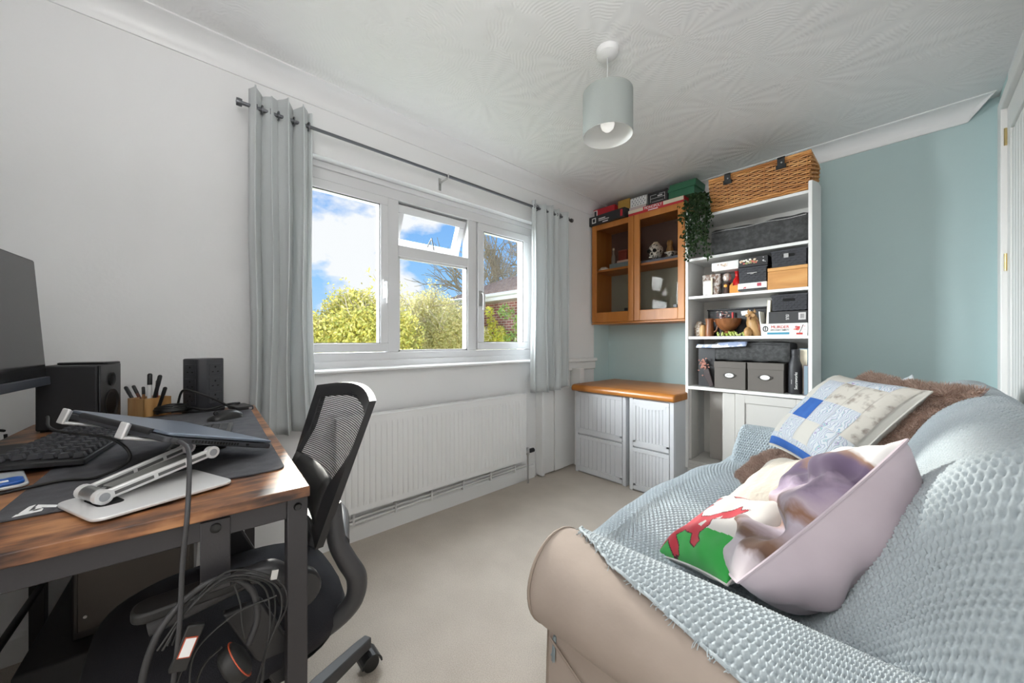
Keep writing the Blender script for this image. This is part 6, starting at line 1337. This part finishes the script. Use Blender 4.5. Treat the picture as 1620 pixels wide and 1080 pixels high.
fc, Fp, Bp = cushion('cushion', 'brown faux-fur cushion with mauve back behind the patchwork cushion', (1.950, 2.005, .715), cu, (.50, .34, .795), .50, .60, .075, .07, M_furb, M_mauve, seed=8)
fur(fc, Fp, 42000, .016, 1, 1)
lw_, Fp, Bp = cushion('cushion', 'rumpled brown faux-fur cushion on the seat below the patchwork cushion', (1.685, 1.985, .480), (.66, -.75, .05), (.62, .55, .56), .37, .28, .075, .05, M_furb, M_mauve, seed=28, wr=.006)
fur(lw_, Fp, 22000, .015, 2, 1)
wu, wv = np.array((.62, -.78, .10)), np.array((.45, .33, .83)); wv = nrm(wv - wu * np.dot(wu, wv) / np.dot(wu, wu)); wu = nrm(wu)
wc_, Fp, Bp = cushion('cushion', 'white cushion whose corner peeks out behind the faux-fur cushion', (1.975, 2.335, .715), wu + wv, wv - wu, .40, .40, .05, .05, mat('white_cotton', (.60, .64, .66), .85), seed=9)
# cream plush cushion
M_plush = mat('cream_plush', (.47, .43, .365), .95, bump=(60, .5), sheen=.3)
cc_, Fp, Bp = cushion('cushion', 'plain cream plush cushion between the fur and dog-print cushions', (1.765, 1.47, .575), (.50, -.80, .30), (.56, .50, .66), .34, .36, .07, .06, M_plush, seed=12, wr=.005)
# dog-print cushion
def dog_mat():
    m, n, b = base('dog_photo_print'); t = n.nodes.new('ShaderNodeTexCoord'); mp_ = n.nodes.new('ShaderNodeMapping'); mp_.inputs['Scale'].default_value = (1.0, 1.0, .4); n.links.new(t.outputs['Object'], mp_.inputs[0])
    a = n.nodes.new('ShaderNodeTexNoise'); a.inputs['Scale'].default_value = 9; a.inputs['Detail'].default_value = 4; a.inputs['Distortion'].default_value = .6; n.links.new(mp_.outputs[0], a.inputs['Vector'])
    sp = n.nodes.new('ShaderNodeSeparateXYZ'); n.links.new(t.outputs['Object'], sp.inputs[0])
    y = nmath(n, 'ADD', sp.outputs['Y'], nmath(n, 'MULTIPLY', nmath(n, 'SUBTRACT', a.outputs[0], .5), .16))
    r = n.nodes.new('ShaderNodeValToRGB'); n.links.new(nmath(n, 'ADD', nmath(n, 'MULTIPLY', y, 2.0), .5), r.inputs[0]); el = r.color_ramp.elements
    el[0].position = 0.02; el[0].color = (0.459, 0.414, 0.444, 1); el[1].position = .96; el[1].color = (0.592, 0.585, 0.592, 1)
    for p, c in ((.14, (0.444, 0.392, 0.429, 1)), (.19, (0.10, 0.05, 0.032, 1)), (.25, (0.15, 0.08, 0.05, 1)), (.31, (0.330, 0.266, 0.291, 1)), (.38, (0.414, 0.363, 0.429, 1)), (.44, (0.22, 0.11, 0.065, 1)), (.50, (0.429, 0.355, 0.414, 1)), (.58, (0.311, 0.244, 0.340, 1)), (.66, (0.050, 0.028, 0.07, 1)), (.74, (0.07, 0.042, 0.10, 1)), (.79, (0.20, 0.105, 0.065, 1)), (.82, (0.577, 0.570, 0.577, 1))): q_ = el.new(p); q_.color = c
    n.links.new(r.outputs[0], b.inputs['Base Color']); b.inputs['Roughness'].default_value = .85; b.inputs['Sheen Weight'].default_value = .2
    return m
M_lil = mat('lilac_velour', (.49, .42, .47), .85, noise=(7, .3, .7), color2=(.55, .48, .53), sheen=.25)
def pfold(F_, S_, T_):
    G = F_.copy(); G[..., 2] -= .055 * np.exp(-((T_ + .25 + .15 * S_) / .16) ** 2) * (1 - S_ ** 4) * (1 - T_ ** 4); G[..., 2] -= .03 * np.exp(-((T_ - .25 - .2 * S_) / .10) ** 2) * (1 - S_ ** 4) * .6; G[..., 2] += .006 * np.sin(11 * T_ + 5 * S_) * (1 - S_ ** 4) * (1 - T_ ** 4); return G
BOW[0] = .040
pg_, Fp, Bp = cushion('cushion', 'lilac cushion printed with a brown dog photograph', (1.872, 1.200, .660), (.385, -.853, .352), (.531, .517, .672), .40, .475, .050, .160, dog_mat(), M_lil, n=60, wr=.010, seed=15, fold=pfold)
BOW[0] = 0.0
# flag cushion with green base and red dragon
def inpoly(x, y, P_):
    c = False; j = len(P_) - 1
    for i in range(len(P_)):
        if (P_[i][1] > y) != (P_[j][1] > y) and x < (P_[j][0] - P_[i][0]) * (y - P_[i][1]) / (P_[j][1] - P_[i][1] + 1e-12) + P_[i][0]: c = not c
        j = i
    return c
DRG = [[(-.95, -.92), (-.80, -.62), (-.70, -.40), (-.82, -.10), (-.90, .25), (-.80, .48), (-.62, .60), (-.66, .42), (-.52, .46), (-.60, .26), (-.44, .20), (-.52, .02), (-.40, -.14), (-.30, -.34), (-.42, -.46), (-.52, -.60), (-.66, -.72), (-.84, -.86)],
       [(-.60, -.36), (-.34, -.50), (-.16, -.52), (-.02, -.44), (.02, -.30), (-.08, -.16), (.14, .02), (.28, .26), (.16, .20), (.10, .30), (-.02, .12), (-.12, .0), (-.26, -.08), (-.42, -.12)],
       [(-.74, -.52), (-.60, -.72), (-.40, -.86), (-.28, -.84), (-.34, -.74), (-.50, -.62), (-.60, -.44)], [(-.22, -.44), (-.10, -.66), (.06, -.72), (.10, -.62), (-.02, -.54), (-.08, -.40)],
       [(-.42, .62), (-.30, .56), (-.22, .66), (-.10, .70), (-.24, .78), (-.36, .76)]]
DRG = [[(-.46 + (x + .42) * 1.28, -.12 + (y + .15) * 1.22) for x, y in P_] for P_ in DRG]
HOL = [[(-.24, -.32), (-.12, -.36), (-.14, -.22), (-.22, -.18)], [(-.05, -.12), (.02, -.10), (-.01, .0)]]
HOL = [[(-.46 + (x + .42) * 1.28, -.12 + (y + .15) * 1.22) for x, y in P_] for P_ in HOL]
def fcls(s, t):
    for P_ in HOL:
        if inpoly(s, t, P_): return 0
    for P_ in DRG:
        if inpoly(s, t, P_): return 2
    for P_ in DRG:
        for dx, dy in ((.022, 0), (-.022, 0), (0, .022), (0, -.022)):
            if inpoly(s + dx, t + dy, P_): return 3
    return 1 if t < -.40 + .10 * s else 0
fl_, Fp, Bp = cushion('cushion', 'cushion with white and green field and red dragon', (1.722, 1.190, .535), (.793, -.521, .317), (.385, .831, .402), .318, .335, .055, .05, None, mat('white_plush', (.50, .48, .46), .9, sheen=.3), n=130, wr=.003, seed=18, classify=fcls, mats=[MATS['white_plush'], mat('flag_green', (.02, .30, .045), .85, sheen=.2), mat('flag_red', (.40, .008, .024), .85, sheen=.2), mat('dragon_outline', (.06, .01, .015), .9)])
